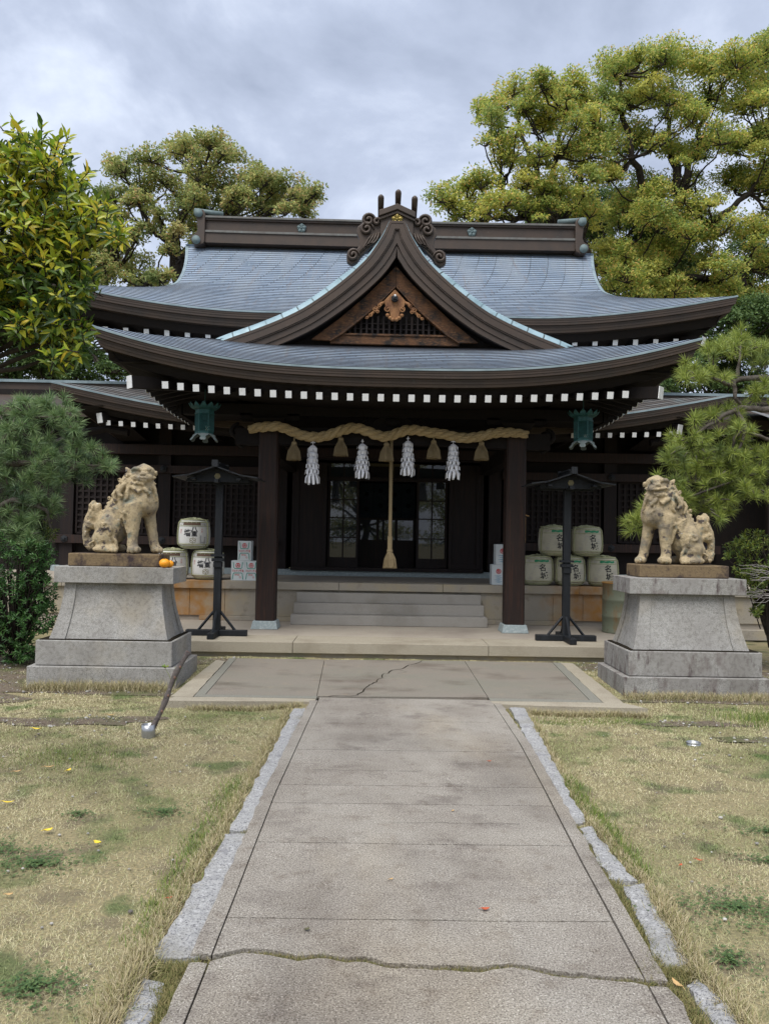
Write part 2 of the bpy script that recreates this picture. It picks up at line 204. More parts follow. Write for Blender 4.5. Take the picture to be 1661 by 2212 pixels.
# ------------------------------------------------------------------ builders
ORG = {}
def tag(o, label=None, cat=None, group=None, kind=None):
    if label: o['label'] = label
    if cat: o['category'] = cat
    if group: o['group'] = group
    if kind: o['kind'] = kind
    return o
def thing(name, label, cat, loc=(0, 0, 0), group=None):
    o = bpy.data.objects.new(name, None); S.collection.objects.link(o); o.location = loc; o.empty_display_size = .2
    ORG[o] = Vector(loc); return tag(o, label, cat, group)
def rot(ax, a): return Matrix.Rotation(a, 3, ax)
class B:
    def __init__(s): s.v = []; s.f = []; s.uv = {}; s.mi = []; s.cm = 0
    def add(s, vs, fs, uvs=None):
        o = len(s.v); s.v += [tuple(map(float, p)) for p in vs]
        for k, f in enumerate(fs):
            if uvs: s.uv[len(s.f)] = uvs[k]
            s.f.append(tuple(i+o for i in f)); s.mi.append(s.cm)
        return s
    def box(s, c, d, R=None, taper=(1, 1)):
        vs = []
        for z in (-.5, .5):
            tx, ty = (taper if z > 0 else (1, 1))
            for x, y in ((-.5, -.5), (.5, -.5), (.5, .5), (-.5, .5)):
                p = Vector((x*d[0]*tx, y*d[1]*ty, z*d[2])); p = R @ p if R is not None else p; vs.append(p+Vector(c))
        return s.add(vs, [(0, 3, 2, 1), (4, 5, 6, 7), (0, 1, 5, 4), (1, 2, 6, 5), (2, 3, 7, 6), (3, 0, 4, 7)])
    def bb(s, x0, x1, y0, y1, z0, z1): return s.box(((x0+x1)/2, (y0+y1)/2, (z0+z1)/2), (x1-x0, y1-y0, z1-z0))
    def prism(s, poly, o, ax, ay, az):      # 2-D polygon (CCW seen against az) extruded along az
        o, ax, ay, az = map(Vector, (o, ax, ay, az)); n = len(poly)
        a = [o+ax*p[0]+ay*p[1] for p in poly]; b = [p+az for p in a]
        return s.add(a+b, [tuple(range(n-1, -1, -1)), tuple(range(n, 2*n))]+[(i, (i+1) % n, n+(i+1) % n, n+i) for i in range(n)])
    def tube(s, pts, rad, n=8, cap=True, sq=1.):
        pts = [Vector(p) for p in pts]; m_ = len(pts)
        if not hasattr(rad, '__len__'): rad = [rad]*m_
        T = [(pts[min(i+1, m_-1)]-pts[max(i-1, 0)]).normalized() for i in range(m_)]
        q = Vector((0, 0, 1)) if abs(T[0].z) < .9 else Vector((1, 0, 0)); N = (q-T[0]*q.dot(T[0])).normalized(); vs = []
        for i in range(m_):
            N = (N-T[i]*N.dot(T[i])); N = N.normalized() if N.length > 1e-6 else T[i].orthogonal().normalized(); Bn = T[i].cross(N)
            for k in range(n):
                a = 2*PI*k/n; vs.append(pts[i]+(N*math.cos(a)*sq+Bn*math.sin(a))*rad[i])
        fs = [(i*n+k, i*n+(k+1) % n, (i+1)*n+(k+1) % n, (i+1)*n+k) for i in range(m_-1) for k in range(n)]
        if cap: fs += [tuple(range(n-1, -1, -1)), tuple((m_-1)*n+k for k in range(n))]
        return s.add(vs, fs)
    def lathe(s, prof, c=(0, 0, 0), n=24, R=None, sx=1, sy=1, arc=2*PI, a0=0):
        vs = []; closed = arc > 6.28; cols = n if closed else n+1
        for r, z in prof:
            for k in range(cols):
                a = a0+arc*k/n; p = Vector((r*math.cos(a)*sx, r*math.sin(a)*sy, z)); p = R @ p if R is not None else p; vs.append(p+Vector(c))
        m_ = len(prof)
        return s.add(vs, [(i*cols+k, i*cols+(k+1) % cols, (i+1)*cols+(k+1) % cols, (i+1)*cols+k) for i in range(m_-1) for k in range(n)])
    def ell(s, c, r, R=None, nu=14, nv=9):
        if not hasattr(r, '__len__'): r = (r, r, r)
        vs = []; c = Vector(c)
        for j in range(1, nv):
            t = PI*j/nv
            for k in range(nu):
                a = 2*PI*k/nu; p = Vector((r[0]*math.sin(t)*math.cos(a), r[1]*math.sin(t)*math.sin(a), r[2]*math.cos(t))); vs.append(c+(R @ p if R is not None else p))
        top = Vector((0, 0, r[2])); bot = Vector((0, 0, -r[2]))
        vs += [c+(R @ top if R is not None else top), c+(R @ bot if R is not None else bot)]; t_, b_ = len(vs)-2, len(vs)-1
        fs = [(j*nu+k, (j+1)*nu+k, (j+1)*nu+(k+1) % nu, j*nu+(k+1) % nu) for j in range(nv-2) for k in range(nu)]
        fs += [(t_, k, (k+1) % nu) for k in range(nu)]+[(b_, (nv-2)*nu+(k+1) % nu, (nv-2)*nu+k) for k in range(nu)]
        return s.add(vs, fs)
    def build(s, name, m_, parent=None, smooth=False, bevel=0, label=None):
        org = ORG.get(parent, Vector((0, 0, 0)))
        me = bpy.data.meshes.new(name); me.from_pydata([tuple(Vector(p)-org) for p in s.v], [], s.f)
        mm = m_ if isinstance(m_, (list, tuple)) else [m_]
        for q in mm: me.materials.append(MATS[q] if isinstance(q, str) else q)
        if len(mm) > 1: me.polygons.foreach_set('material_index', s.mi)
        if s.uv:
            ul = me.uv_layers.new(name='UVMap')
            for fi, uvs in s.uv.items():
                for li, uv in zip(me.polygons[fi].loop_indices, uvs): ul.data[li].uv = uv
        if smooth: me.polygons.foreach_set('use_smooth', [True]*len(me.polygons))
        o = bpy.data.objects.new(name, me); S.collection.objects.link(o); ORG[o] = org
        if parent: o.parent = parent
        if bevel:
            md = o.modifiers.new('bevel', 'BEVEL'); md.width = bevel; md.segments = 2; md.limit_method = 'ANGLE'; md.angle_limit = .6
        if label: o['label'] = label
        return o
def copy_tree(o, parent=None):
    c = o.copy(); S.collection.objects.link(c); c.parent = parent
    for ch in list(o.children): copy_tree(ch, c)
    return c
def npmesh(name, V, F4, m_, parent=None, F3=None):     # fast numpy mesh of quads (and triangles)
    me = bpy.data.meshes.new(name); V = np.asarray(V, dtype=np.float32)
    if parent is not None: V = V-np.array(ORG[parent], dtype=np.float32)
    n3 = 0 if F3 is None else len(F3); n4 = 0 if F4 is None else len(F4)
    me.vertices.add(len(V)); me.vertices.foreach_set('co', V.ravel())
    idx = np.concatenate([a.ravel() for a in (F4, F3) if a is not None]).astype(np.int32)
    me.loops.add(len(idx)); me.loops.foreach_set('vertex_index', idx)
    me.polygons.add(n3+n4); st = np.concatenate([np.arange(n4)*4, n4*4+np.arange(n3)*3]).astype(np.int32)
    me.polygons.foreach_set('loop_start', st); me.polygons.foreach_set('loop_total', np.array([4]*n4+[3]*n3, dtype=np.int32))
    me.materials.append(MATS[m_]); me.update(calc_edges=True); me.validate()
    o = bpy.data.objects.new(name, me); S.collection.objects.link(o)
    if parent is not None: o.parent = parent; ORG[o] = ORG[parent]
    return o
def unit(a): return a/np.maximum(np.linalg.norm(a, axis=-1, keepdims=True), 1e-9)
def hermite(xs, ys):
    xs = np.array(xs, float); ys = np.array(ys, float); d = np.gradient(ys, xs)
    def f(x):
        i = int(np.clip(np.searchsorted(xs, x)-1, 0, len(xs)-2)); h = xs[i+1]-xs[i]; t = (x-xs[i])/h
        return (2*t**3-3*t**2+1)*ys[i]+(t**3-2*t**2+t)*h*d[i]+(-2*t**3+3*t**2)*ys[i+1]+(t**3-t**2)*h*d[i+1]
    return f
TC = {}
def text2d(txt, size=1., sx=1.):
    if txt not in TC:
        cu = bpy.data.curves.new('t', 'FONT'); cu.body = txt; cu.align_x = 'CENTER'; cu.align_y = 'CENTER'; cu.resolution_u = 3; cu.offset = .014
        o = bpy.data.objects.new('t', cu); S.collection.objects.link(o); bpy.context.view_layer.update()
        me = bpy.data.meshes.new_from_object(o.evaluated_get(bpy.context.evaluated_depsgraph_get()))
        TC[txt] = ([tuple(v.co[:2]) for v in me.vertices], [tuple(p.vertices) for p in me.polygons])
        bpy.data.objects.remove(o); bpy.data.curves.remove(cu); bpy.data.meshes.remove(me)
    v, f = TC[txt]; return [(x*size*sx, y*size) for x, y in v], f
# ================================================================== SETTING: ground, path, apron
def gz(x, y):                       # height of the lawn
    h = -.035+.014*mnoise.noise((x*1.7, y*1.7, 0))+.01*mnoise.noise((x*5, y*5, 3))
    d = max(0., 1-abs(y+4.3)/1.6)*max(0., min(1, (abs(x)-1.0)*2)); h -= .055*d
    if y > 1.5 or abs(x) > 9: h -= .0
    return h
gb_ = B(); xs = np.concatenate([[-300, -120, -60, -30, -16], np.arange(-10, 10.01, .125), [16, 30, 60, 120, 300]]); ys = np.concatenate([[-200, -80, -40, -20], np.arange(-13, 4.01, .125), [8, 15, 30, 60, 120, 300]])
vs = [(x, y, gz(x, y)) for y in ys for x in xs]; nx = len(xs)
gb_.add(vs, [(j*nx+i, j*nx+i+1, (j+1)*nx+i+1, (j+1)*nx+i) for j in range(len(ys)-1) for i in range(nx-1)])
tag(gb_.build('lawn_ground', 'lawn_soil', smooth=True), kind='structure')
# bare soil patches a few mm above the lawn
def blob(bd, cx, cy, rx, ry, z=None, n=26, seed=0, amp=.5, hole=False):
    r_ = random.Random(seed); pts = []
    ph = [r_.uniform(0, 6.28) for _ in range(4)]
    for k in range(n):
        a = 2*PI*k/n; q = 1+amp*(.5*math.sin(2*a+ph[0])+.35*math.sin(3*a+ph[1])+.3*math.sin(5*a+ph[2])+.2*math.sin(9*a+ph[3]))
        x, y = cx+rx*q*math.cos(a), cy+ry*q*math.sin(a); pts.append((x, y, (gz(x, y) if z is None else z)))
    rings = []
    for t in (1, .6, .25):
        rings += [(cx+(p[0]-cx)*t, cy+(p[1]-cy)*t, gz(cx+(p[0]-cx)*t, cy+(p[1]-cy)*t)+.006 if z is None else z) for p in pts]
    fs = [(r*n+k, r*n+(k+1) % n, (r+1)*n+(k+1) % n, (r+1)*n+k) for r in range(2) for k in range(n)]+[tuple(2*n+k for k in range(n))]
    bd.add(rings, fs)
sb = B()
SOIL = [(-3.1, -5.35, .75, .22, 1), (2.85, -5.1, .40, .14, 3), (3.6, -5.75, .8, .16, 4), (-4.7, -4.0, .8, .5, 5), (3.1, -2.0, .9, .4, 8), (-3.1, -1.9, .9, .4, 9), (4.9, -2.0, .8, 1.2, 10), (-4.9, -2.2, .8, 1.3, 11), (-3.3, -3.95, .9, .12, 12), (3.5, -3.97, .9, .12, 13)]
for a in SOIL: blob(sb, a[0], a[1], a[2], a[3], seed=a[4])
tag(sb.build('bare_soil', 'soil', smooth=True), kind='structure')
# path: slabs between seams, laid over a dark bed
pb = B(); pb.add([(-.97, -11.5, -.022), (.73, -11.5, -.022), (.83, -9.4, -.022), (.87, -8.6, -.022), (1.03, -5.8, -.022), (1.05, -4.3, -.022), (-.88, -4.3, -.022), (-.97, -7.5, -.022)], [tuple(range(8))]); tag(pb.build('path_bed', 'crack_soil'), kind='structure')
def seamL(y): return np.interp(y, [-11.5, -9.4, -7.4, -4.4], [-.93, -.912, -.905, -.825])
def seamR(y): return np.interp(y, [-11.5, -9.4, -8.3, -7.3, -6.1, -4.3], [.68, .785, .835, .89, .95, .972])
cuts = [-4.40, -6.36, -7.22, -7.58, -8.21, -9.05, -9.37]
slab = B()
_ck = np.array([atz(*p, 0)[:2] for p in [(395, 2064), (470, 2064), (520, 2053), (560, 2050), (600, 2057), (640, 2066), (700, 2063), (740, 2069), (790, 2068), (820, 2076), (860, 2084), (960, 2087), (1050, 2091), (1100, 2083), (1130, 2086), (1170, 2095), (1250, 2104), (1320, 2110), (1400, 2117), (1460, 2122)]])
def crackY(x): return float(np.interp(x, _ck[:, 0], _ck[:, 1]))-.008+.004*math.sin(x*37)+.003*math.sin(x*71)
def wob(x, y, k=1.): return .012*k*mnoise.noise((x*4, y*4, 7))+.006*k*mnoise.noise((x*14, y*14, 2))
def ribbon(bd, fa, fb, y0, y1, n, z=0., gap=.004, m_=44):       # a slab from curve y0(x) back to y1(x) between side curves, with a lip
    vs = []
    for j in range(n+1):
        t = j/n
        for i in range(m_+1):
            ya = y0(0) if callable(y0) else y0; yb_ = y1(0) if callable(y1) else y1
            y = ya+(yb_-ya)*t; xa, xb = fa(y)+gap, fb(y)-gap; x = xa+(xb-xa)*i/m_
            yy0 = y0(x) if callable(y0) else y0; yy1 = y1(x) if callable(y1) else y1
            vs.append((x, yy0+(yy1-yy0)*t, z+.003*mnoise.noise((x*2, y*2, 1))))
    q = m_+1; fs = [(j*q+i, (j+1)*q+i, (j+1)*q+i+1, j*q+i+1) for j in range(n) for i in range(m_)]
    fs = [f[::-1] for f in fs]
    o = len(vs); ring = [i for i in range(q)]+[j*q+m_ for j in range(1, n+1)]+[n*q+i for i in range(m_-1, -1, -1)]+[j*q for j in range(n-1, 0, -1)]
    vs += [(vs[i][0], vs[i][1], z-.06) for i in ring]; k = len(ring)
    fs += [(ring[a], ring[(a+1) % k], o+(a+1) % k, o+a) for a in range(k)]
    bd.add(vs, fs)
outL = lambda y: float(seamL(y))-.085+wob(1, y*3, 1.6); outR = lambda y: float(seamR(y))+.085+wob(5, y*3, 1.6)
Lc = lambda y: float(seamL(y)); Rc = lambda y: float(seamR(y))
for a, b_ in zip(cuts[:-1], cuts[1:]):
    ya, yb_ = a-.0042, b_+.0042
    if b_ == cuts[-1]: yb_ = lambda x: crackY(x)+.012
    ribbon(slab, Lc, Rc, yb_, ya, 5, gap=.004)
ribbon(slab, outL, Lc, lambda x: crackY(x)+.012, -4.55, 60, m_=2, gap=.003); ribbon(slab, Rc, outR, lambda x: crackY(x)+.012, -4.55, 60, m_=2, gap=.003)
lowL = lambda y: float(np.interp(y, [-11.5, -9.8, -9.45], [-1.03, -1.0, -.82])); lowR = lambda y: float(seamR(y))+.09
ribbon(slab, Lc, Rc, -11.5, lambda x: crackY(x)-.024-.006*math.sin(x*17)-(.05*max(0, -.72-x)), 10)
ribbon(slab, outL, Lc, -11.5, lambda x: crackY(x)-.05, 20, m_=2); ribbon(slab, Rc, outR, -11.5, lambda x: crackY(x)-.03, 20, m_=2)
tag(slab.build('path', 'path_concrete'), kind='structure')
# apron before the terrace
def flat(bd, pts, z, d=.1):
    n = len(pts); bd.add([(x, y, z) for x, y in pts]+[(x, y, z-d) for x, y in pts], [tuple(range(n))]+[(i, n+i, n+(i+1) % n, (i+1) % n) for i in range(n)])
ap = B(); flat(ap, [(-2.02, -4.33), (-.86, -4.33), (-.93, -1.93), (-2.12, -1.93)], .0); flat(ap, [(-.853, -4.34), (.953, -4.27), (.99, -1.86), (-.923, -1.93)], .0); flat(ap, [(.96, -4.3), (2.02, -4.33), (2.2, -1.9), (.997, -1.86)], .0)
tag(ap.build('paved_apron', 'apron_concrete'), kind='structure')
ae = B(); flat(ae, [(-2.12, -4.45), (-.85, -4.45), (-.855, -4.337), (-2.027, -4.337), (-2.127, -1.93), (-2.22, -1.93)], .001)
flat(ae, [(.957, -4.45), (2.13, -4.45), (2.31, -1.9), (2.207, -1.9), (2.027, -4.337), (.962, -4.307)], .001)
tag(ae.build('apron_border', 'apron_edge'), kind='structure')
cr = B(); crp = [atz(*p, .003) for p in [(912, 1426), (900, 1434), (884, 1437), (872, 1443), (850, 1447), (838, 1455), (828, 1455), (824, 1465), (812, 1470), (806, 1478), (790, 1483), (782, 1495), (772, 1503)]]+[atz(720, 1503, .003), atz(692, 1506, .003)]
def strip(bd, P, w):
    vs = []
    for i, p in enumerate(P):
        t = np.array(P[min(i+1, len(P)-1)])-np.array(P[max(i-1, 0)]); t = t/np.linalg.norm(t); nn = np.array([-t[1], t[0], 0]); ww = w*(.5+random.random())
        vs += [np.array(p)+nn*ww, np.array(p)-nn*ww]
    bd.add(vs, [(2*i, 2*i+1, 2*i+3, 2*i+2) for i in range(len(P)-1)])
P = []
for a, b_ in zip(crp[:-1], crp[1:]):
    for t in (0, .33, .66): q = a+(b_-a)*t; P.append(q+np.array([random.uniform(-.02, .02), random.uniform(-.03, .03), 0]))
strip(cr, P, .006); strip(cr, [atz(856, 1455, .003), atz(880, 1452, .003), atz(862, 1447, .003)], .003)
for yy, x0_, x1_ in ((-7.9, -.2, .6), (-5.4, .1, .8), (-6.9, -.7, .1)):
    strip(cr, [np.array([x0_+(x1_-x0_)*k/14, yy+.03*mnoise.noise((k*.6, yy, 0)), .0045]) for k in range(15)], .0014)
tag(cr.build('paving_crack', 'crack_soil'), kind='structure')
def stone(name, label, poly, z0, z1, m_, cat='kerb stone', group=None, rough=.006, sub=10):
    """kerb stone from a 4-corner plan, broken edges and a rough top"""
    a, b_, c, d = [np.array(p, float) for p in poly]; n, m2 = sub, 3; bd = B(); vs = []; sd = random.random()*50
    for j in range(n+1):
        for i in range(m2+1):
            p = (a+(b_-a)*i/m2)*(1-j/n)+(d+(c-d)*i/m2)*j/n
            e_ = 1 if (i in (0, m2) or j in (0, n)) else 0
            vs.append((p[0]+e_*rough*2.2*mnoise.noise((p[0]*9+sd, p[1]*9, 0)), p[1]+e_*rough*2*mnoise.noise((p[0]*9, p[1]*9+sd, 5)), z1+rough*mnoise.noise((p[0]*16, p[1]*16, sd))-e_*.006))
    q = m2+1; fs = [(j*q+i, j*q+i+1, (j+1)*q+i+1, (j+1)*q+i) for j in range(n) for i in range(m2)]
    ring = [i for i in range(q)]+[j*q+m2 for j in range(1, n+1)]+[n*q+i for i in range(m2-1, -1, -1)]+[j*q for j in range(n-1, 0, -1)]
    o = len(vs); vs += [(vs[i][0], vs[i][1], z0) for i in ring]; k = len(ring); fs += [(ring[(t+1) % k], ring[t], o+t, o+(t+1) % k) for t in range(k)]
    if (b_-a)[0]*(d-a)[1]-(b_-a)[1]*(d-a)[0] < 0: fs = [f[::-1] for f in fs]
    bd.add(vs, fs); return tag(bd.build(name, m_), label, cat, group)
KG = 'granite kerb stones along the path'
KL = [((-1.04, -4.86), (-.925, -4.86), (-.955, -7.98), (-1.09, -8.02), 'long pale granite kerb left of the path, running up to the apron'),
      ((-1.09, -8.06), (-.955, -8.05), (-.965, -9.345), (-1.155, -9.37), 'granite kerb left of the path just above the grassy crack'),
      ((-1.14, -9.50), (-1.05, -9.53), (-1.03, -10.2), (-1.16, -10.25), 'short worn granite kerb at the bottom left, below the grassy crack')]
KR = [((1.115, -4.69), (1.268, -4.67), (1.02, -7.80), (.94, -7.86), 'long granite kerb right of the path, running up to the apron'),
      ((.95, -7.92), (1.03, -7.90), (1.05, -8.60), (.925, -8.59), 'middle granite kerb right of the path, half overgrown by grass'),
      ((.965, -8.68), (1.075, -8.63), (1.01, -9.35), (.885, -9.37), 'broad granite kerb right of the path just above the grassy crack'),
      ((.95, -9.48), (1.015, -9.46), (1.06, -10.25), (.90, -10.25), 'granite kerb at the bottom right, beside the fallen pink leaf')]
for a in KL+KR:
    pp = a[:4]; stone('kerb_stone', a[4], pp, -.08, -.006, 'kerb_granite', group=KG, rough=.012, sub=34)
AG = 'stone edging round the apron'
for pl, lb in [(((-2.40, -4.66), (-.86, -4.60), (-.86, -4.455), (-2.32, -4.455)), 'long kerb along the left front edge of the apron'),
               (((.96, -4.60), (2.52, -4.70), (2.36, -4.455), (.96, -4.455)), 'long kerb along the right front edge of the apron'),
               (((-2.36, -4.445), (-2.13, -4.445), (-2.23, -2.15), (-2.37, -2.1)), 'slanting kerb down the left side of the apron'),
               (((2.14, -4.455), (2.35, -4.455), (2.48, -1.9), (2.32, -1.85)), 'slanting kerb down the right side of the apron, its inner edge chipped')]:
    stone('apron_kerb', lb, pl, -.14, .004, 'warm_granite', 'kerb stone', AG, rough=.005, sub=16)
# ---- lower terrace slab
t = thing('stone_terrace', 'low pale stone terrace the porch pillars stand on', 'terrace', (0, -.3, 0))
b = B()
for x0_, x1_ in ((-4.0, -1.4), (-1.394, 1.36), (1.366, 4.3)): b.bb(x0_, x1_, -1.62, -.9, .03, .185)
b.build('edge_slab', 'warm_granite', t, bevel=.008)
b = B(); b.bb(-4.0, 4.3, -.896, 1.0, .02, .184); b.build('floor', 'floor_stone', t)
b = B(); b.bb(-3.95, 4.25, -1.56, .9, -.1, .029); b.build('footing', 'wall_granite', t)
# ---- upper platform with steps
t = thing('stone_platform', 'long stone block platform under the shrine hall with rust stained ends', 'platform', (0, 2.2, 0)); PLAT = t
wm = mat('platform_stone', (.33, .30, .25), .85, .25, layers=[(150, (.2, .175, .14), .53, .66), (2.2, (.38, .32, .21), .48, .75), (5, (.16, .13, .10), .58, .82)], bump=GB)
def add_rust(mt):                     # rust washed down from the old drums: a stain with its own place on the stone
    n_ = mt.node_tree.nodes; L = mt.node_tree.links.new; pr = n_['Principled BSDF']; src = pr.inputs['Base Color'].links[0].from_socket
    geo = n_.new('ShaderNodeNewGeometry'); sp = n_.new('ShaderNodeSeparateXYZ'); L(geo.outputs['Position'], sp.inputs[0])
    ab = n_.new('ShaderNodeMath'); ab.operation = 'ABSOLUTE'; L(sp.outputs[0], ab.inputs[0])
    nz_ = n_.new('ShaderNodeTexNoise'); nz_.inputs['Scale'].default_value = 3.; nz_.inputs['Detail'].default_value = 4; L(geo.outputs['Position'], nz_.inputs['Vector'])
    ad = n_.new('ShaderNodeMath'); ad.operation = 'MULTIPLY_ADD'; L(nz_.outputs['Fac'], ad.inputs[0]); ad.inputs[1].default_value = .9; L(ab.outputs[0], ad.inputs[2])
    r1 = n_.new('ShaderNodeMapRange'); L(ad.outputs[0], r1.inputs[0]); r1.inputs[1].default_value = 3.15; r1.inputs[2].default_value = 3.75
    r2 = n_.new('ShaderNodeMapRange'); L(ad.outputs[0], r2.inputs[0]); r2.inputs[1].default_value = 5.2; r2.inputs[2].default_value = 4.6
    mu = n_.new('ShaderNodeMath'); mu.operation = 'MULTIPLY'; L(r1.outputs[0], mu.inputs[0]); L(r2.outputs[0], mu.inputs[1]); n3 = n_.new('ShaderNodeTexNoise'); n3.inputs['Scale'].default_value = 6; n3.inputs['Detail'].default_value = 5; L(geo.outputs['Position'], n3.inputs['Vector']); m3 = n_.new('ShaderNodeMapRange'); L(n3.outputs['Fac'], m3.inputs[0]); m3.inputs[1].default_value = .3; m3.inputs[2].default_value = .65; m3.inputs[3].default_value = .35; mu2 = n_.new('ShaderNodeMath'); mu2.operation = 'MULTIPLY'; L(mu.outputs[0], mu2.inputs[0]); L(m3.outputs[0], mu2.inputs[1]); mu = mu2
    mx_ = n_.new('ShaderNodeMix'); mx_.data_type = 'RGBA'; L(mu.outputs[0], mx_.inputs[0]); L(src, mx_.inputs[6]); mx_.inputs[7].default_value = (.33, .165, .05, 1)
    L(mx_.outputs[2], pr.inputs['Base Color'])
add_rust(wm)
b = B(); x = -9.0; rr = random.Random(3)
for x0_, x1_ in zip([-9, -7.2, -5.7, -4.3, -2.95, -.88, .945, 3.35, 4.9, 6.3, 7.8], [-7.2, -5.7, -4.3, -2.95, -.88, .945, 3.35, 4.9, 6.3, 7.8, 9.2]): b.bb(x0_+.003, x1_-.003, 1.0, 1.5, .735, .87)
b.build('cap_course', 'platform_stone', t, bevel=.006)
b = B(); x = -9.
while x < 9.1:
    w = rr.uniform(.5, .72); b.bb(x+.003, x+w-.003, 1.06+rr.uniform(0, .004), 1.4, .262, .733); x += w
b.build('wall_blocks', 'platform_stone', t, bevel=.004)
b = B(); b.bb(-3.3, 3.25, .99, 1.4, .186, .260); b.bb(-9, -3.31, .99, 1.4, -.02, .16); b.bb(4.32, 9, .99, 1.4, -.02, .16); b.build('base_course', 'platform_stone', t, bevel=.006)
b = B(); b.bb(-9, 9.2, 1.502, 6, .3, .868); b.bb(-9, 9, 1.1, 1.49, .0, .73); b.build('floor', 'floor_stone', t)
for i, (y0_, y1_, hw, z1_) in enumerate(((.50, .9, 1.66, .35), (.72, 1.0, 1.63, .53), (.90, 1.058, 1.60, .70))):
    b = B(); z0_ = (.186, .351, .531)[i]
    b.bb(-hw, hw, y0_, (.985 if i == 0 else .985), z0_, z1_); b.build('step', 'step_granite', t, bevel=.008)
# ================================================================== SHRINE HALL
H = thing('shrine_hall', 'dark wooden shrine hall with curved blue grey copper roofs and a gabled entrance porch', 'shrine', (0, 3.5, .87))
def make_roof(c, parent, names, nrow, mats=('roof_copper', 'roof_riser'), sides=(-1, 1), s0=-1., cols=56, back=None, uv_row=None):
    """c: dict(W(u), ye, z(u), A, g(s), F, U, UH, yv, yb, Ls, cx)"""
    def lift(s, u): return c['A']*c['g'](min(1., abs(s)))*max(0., 1-u/c['U'])**1.4
    def flare(s, u): return c['F']*abs(s)**4*max(0., 1-u/c['U'])**2
    def front(s, u):
        w = c['W'](u); f = flare(s, u)
        return Vector((c['cx']+w*s+math.copysign(f, s), c['ye']+u-f, c['z'](u)+lift(s, u)))
    def side(sg, r, u):
        yf = c['ye']+u if u <= c['UH'] else c['yv']; yb_ = c['yb'](u) if callable(c['yb']) else c['yb']
        y = yf+(yb_-yf)*r; s = max(0., 1-(y-yf)/c['Ls']) if not c.get('sym') else abs(1-2*r)
        f = flare(s, u); fy = -f if (r < .5 or not c.get('sym')) else f
        return Vector((c['cx']+sg*(c['W'](u)+f), y+fy, c['z'](u)+lift(s, u)))
    def rows(fn, u0_, u1_, n, m_, th=.0150, flip=False, uvs=1.):
        bd = B(); 
        for j in range(n):
            ua, ub = u0_+(u1_-u0_)*j/n, u0_+(u1_-u0_)*(j+1)/n; A = []; Bt = []; C = []; D = []
            for i in range(m_+1):
                t_ = i/m_; p = fn(t_, ua); q = fn(t_, ub); dn = (q-p); dn2 = Vector((dn.x, dn.y, dn.z))
                up_ = Vector((0, 0, 1)); lo = p+up_*th-dn.normalized()*.012; A.append(lo); Bt.append(q+up_*.001); C.append(p+up_*(-.004)-dn.normalized()*.010)
            L_ = [0]
            for i in range(m_): L_.append(L_[-1]+(A[i+1]-A[i]).length)
            off = (j*.37) % 1*.42
            o = 0; vs = A+Bt+C; k = m_+1; fs = []; uvl = []
            bd.cm = 0
            for i in range(m_):
                f = (i, i+1, k+i+1, k+i); u_ = [(L_[i]+off, j+.06), (L_[i+1]+off, j+.06), (L_[i+1]+off, j+.94), (L_[i]+off, j+.94)]
                if flip: f = f[::-1]; u_ = u_[::-1]
                fs.append(f); uvl.append(u_)
            bd.add(vs, fs, uvl); bd.cm = 1
            base = len(bd.v)-3*k
            for i in range(m_):
                f = (base+2*k+i, base+2*k+i+1, base+i+1, base+i)
                if flip: f = f[::-1]
                bd.f.append(f); bd.mi.append(1)
        return bd
    fr = rows(lambda t_, u: front(s0+(1-s0)*t_, u), 0, c['D'], nrow, cols)
    if s0 == 0 and sides == (-1,): fr = rows(lambda t_, u: front(-1+t_, u), 0, c['D'], nrow, cols)
    fr.build(names[0], mats, parent)
    if back: rows(lambda t_, u: Vector((front(1-2*t_, u).x, 2*back-front(1-2*t_, u).y, front(1-2*t_, u).z)), 0, c['D'], nrow, cols).build(names[0], mats, parent)
    for sg in sides:
        us = c.get('SD', c['UH']); n_ = max(2, int(nrow*us/c['D']))
        rows(lambda t_, u: side(sg, (1-t_) if sg < 0 else t_, u), 0, us, n_, 40).build(names[1], mats, parent)
    return front, side, lift
def sweep(bd, path, outs, prof):     # prof: list of (out, dz)
    k = len(prof); vs = []
    for p, o in zip(path, outs):
        for a, dz in prof: vs.append(p+o*a+Vector((0, 0, dz)))
    bd.add(vs, [(i*k+j, i*k+j+1, (i+1)*k+j+1, (i+1)*k+j) for i in range(len(path)-1) for j in range(k-1)])
def eave_path(front, side, sides, s0=-1., n=60, m_=24):
    P, O = [], []; r2 = math.sqrt(2)
    if -1 in sides:
        for i in range(m_): P.append(side(-1, 1-i/m_, 0)); O.append(Vector((-1, 0, 0)))
    a0, a1 = (-1 if -1 in sides else 0), (1 if 1 in sides else 0)
    for i in range(n+1):
        s = a0+(a1-a0)*i/n; P.append(front(s, 0)); O.append(Vector((0, -1, 0)))
        if (i == 0 and -1 in sides): O[-1] = Vector((-1, -1, 0))
        if (i == n and 1 in sides): O[-1] = Vector((1, -1, 0))
    if 1 in sides:
        for i in range(1, m_+1): P.append(side(1, i/m_, 0)); O.append(Vector((1, 0, 0)))
    return P, O
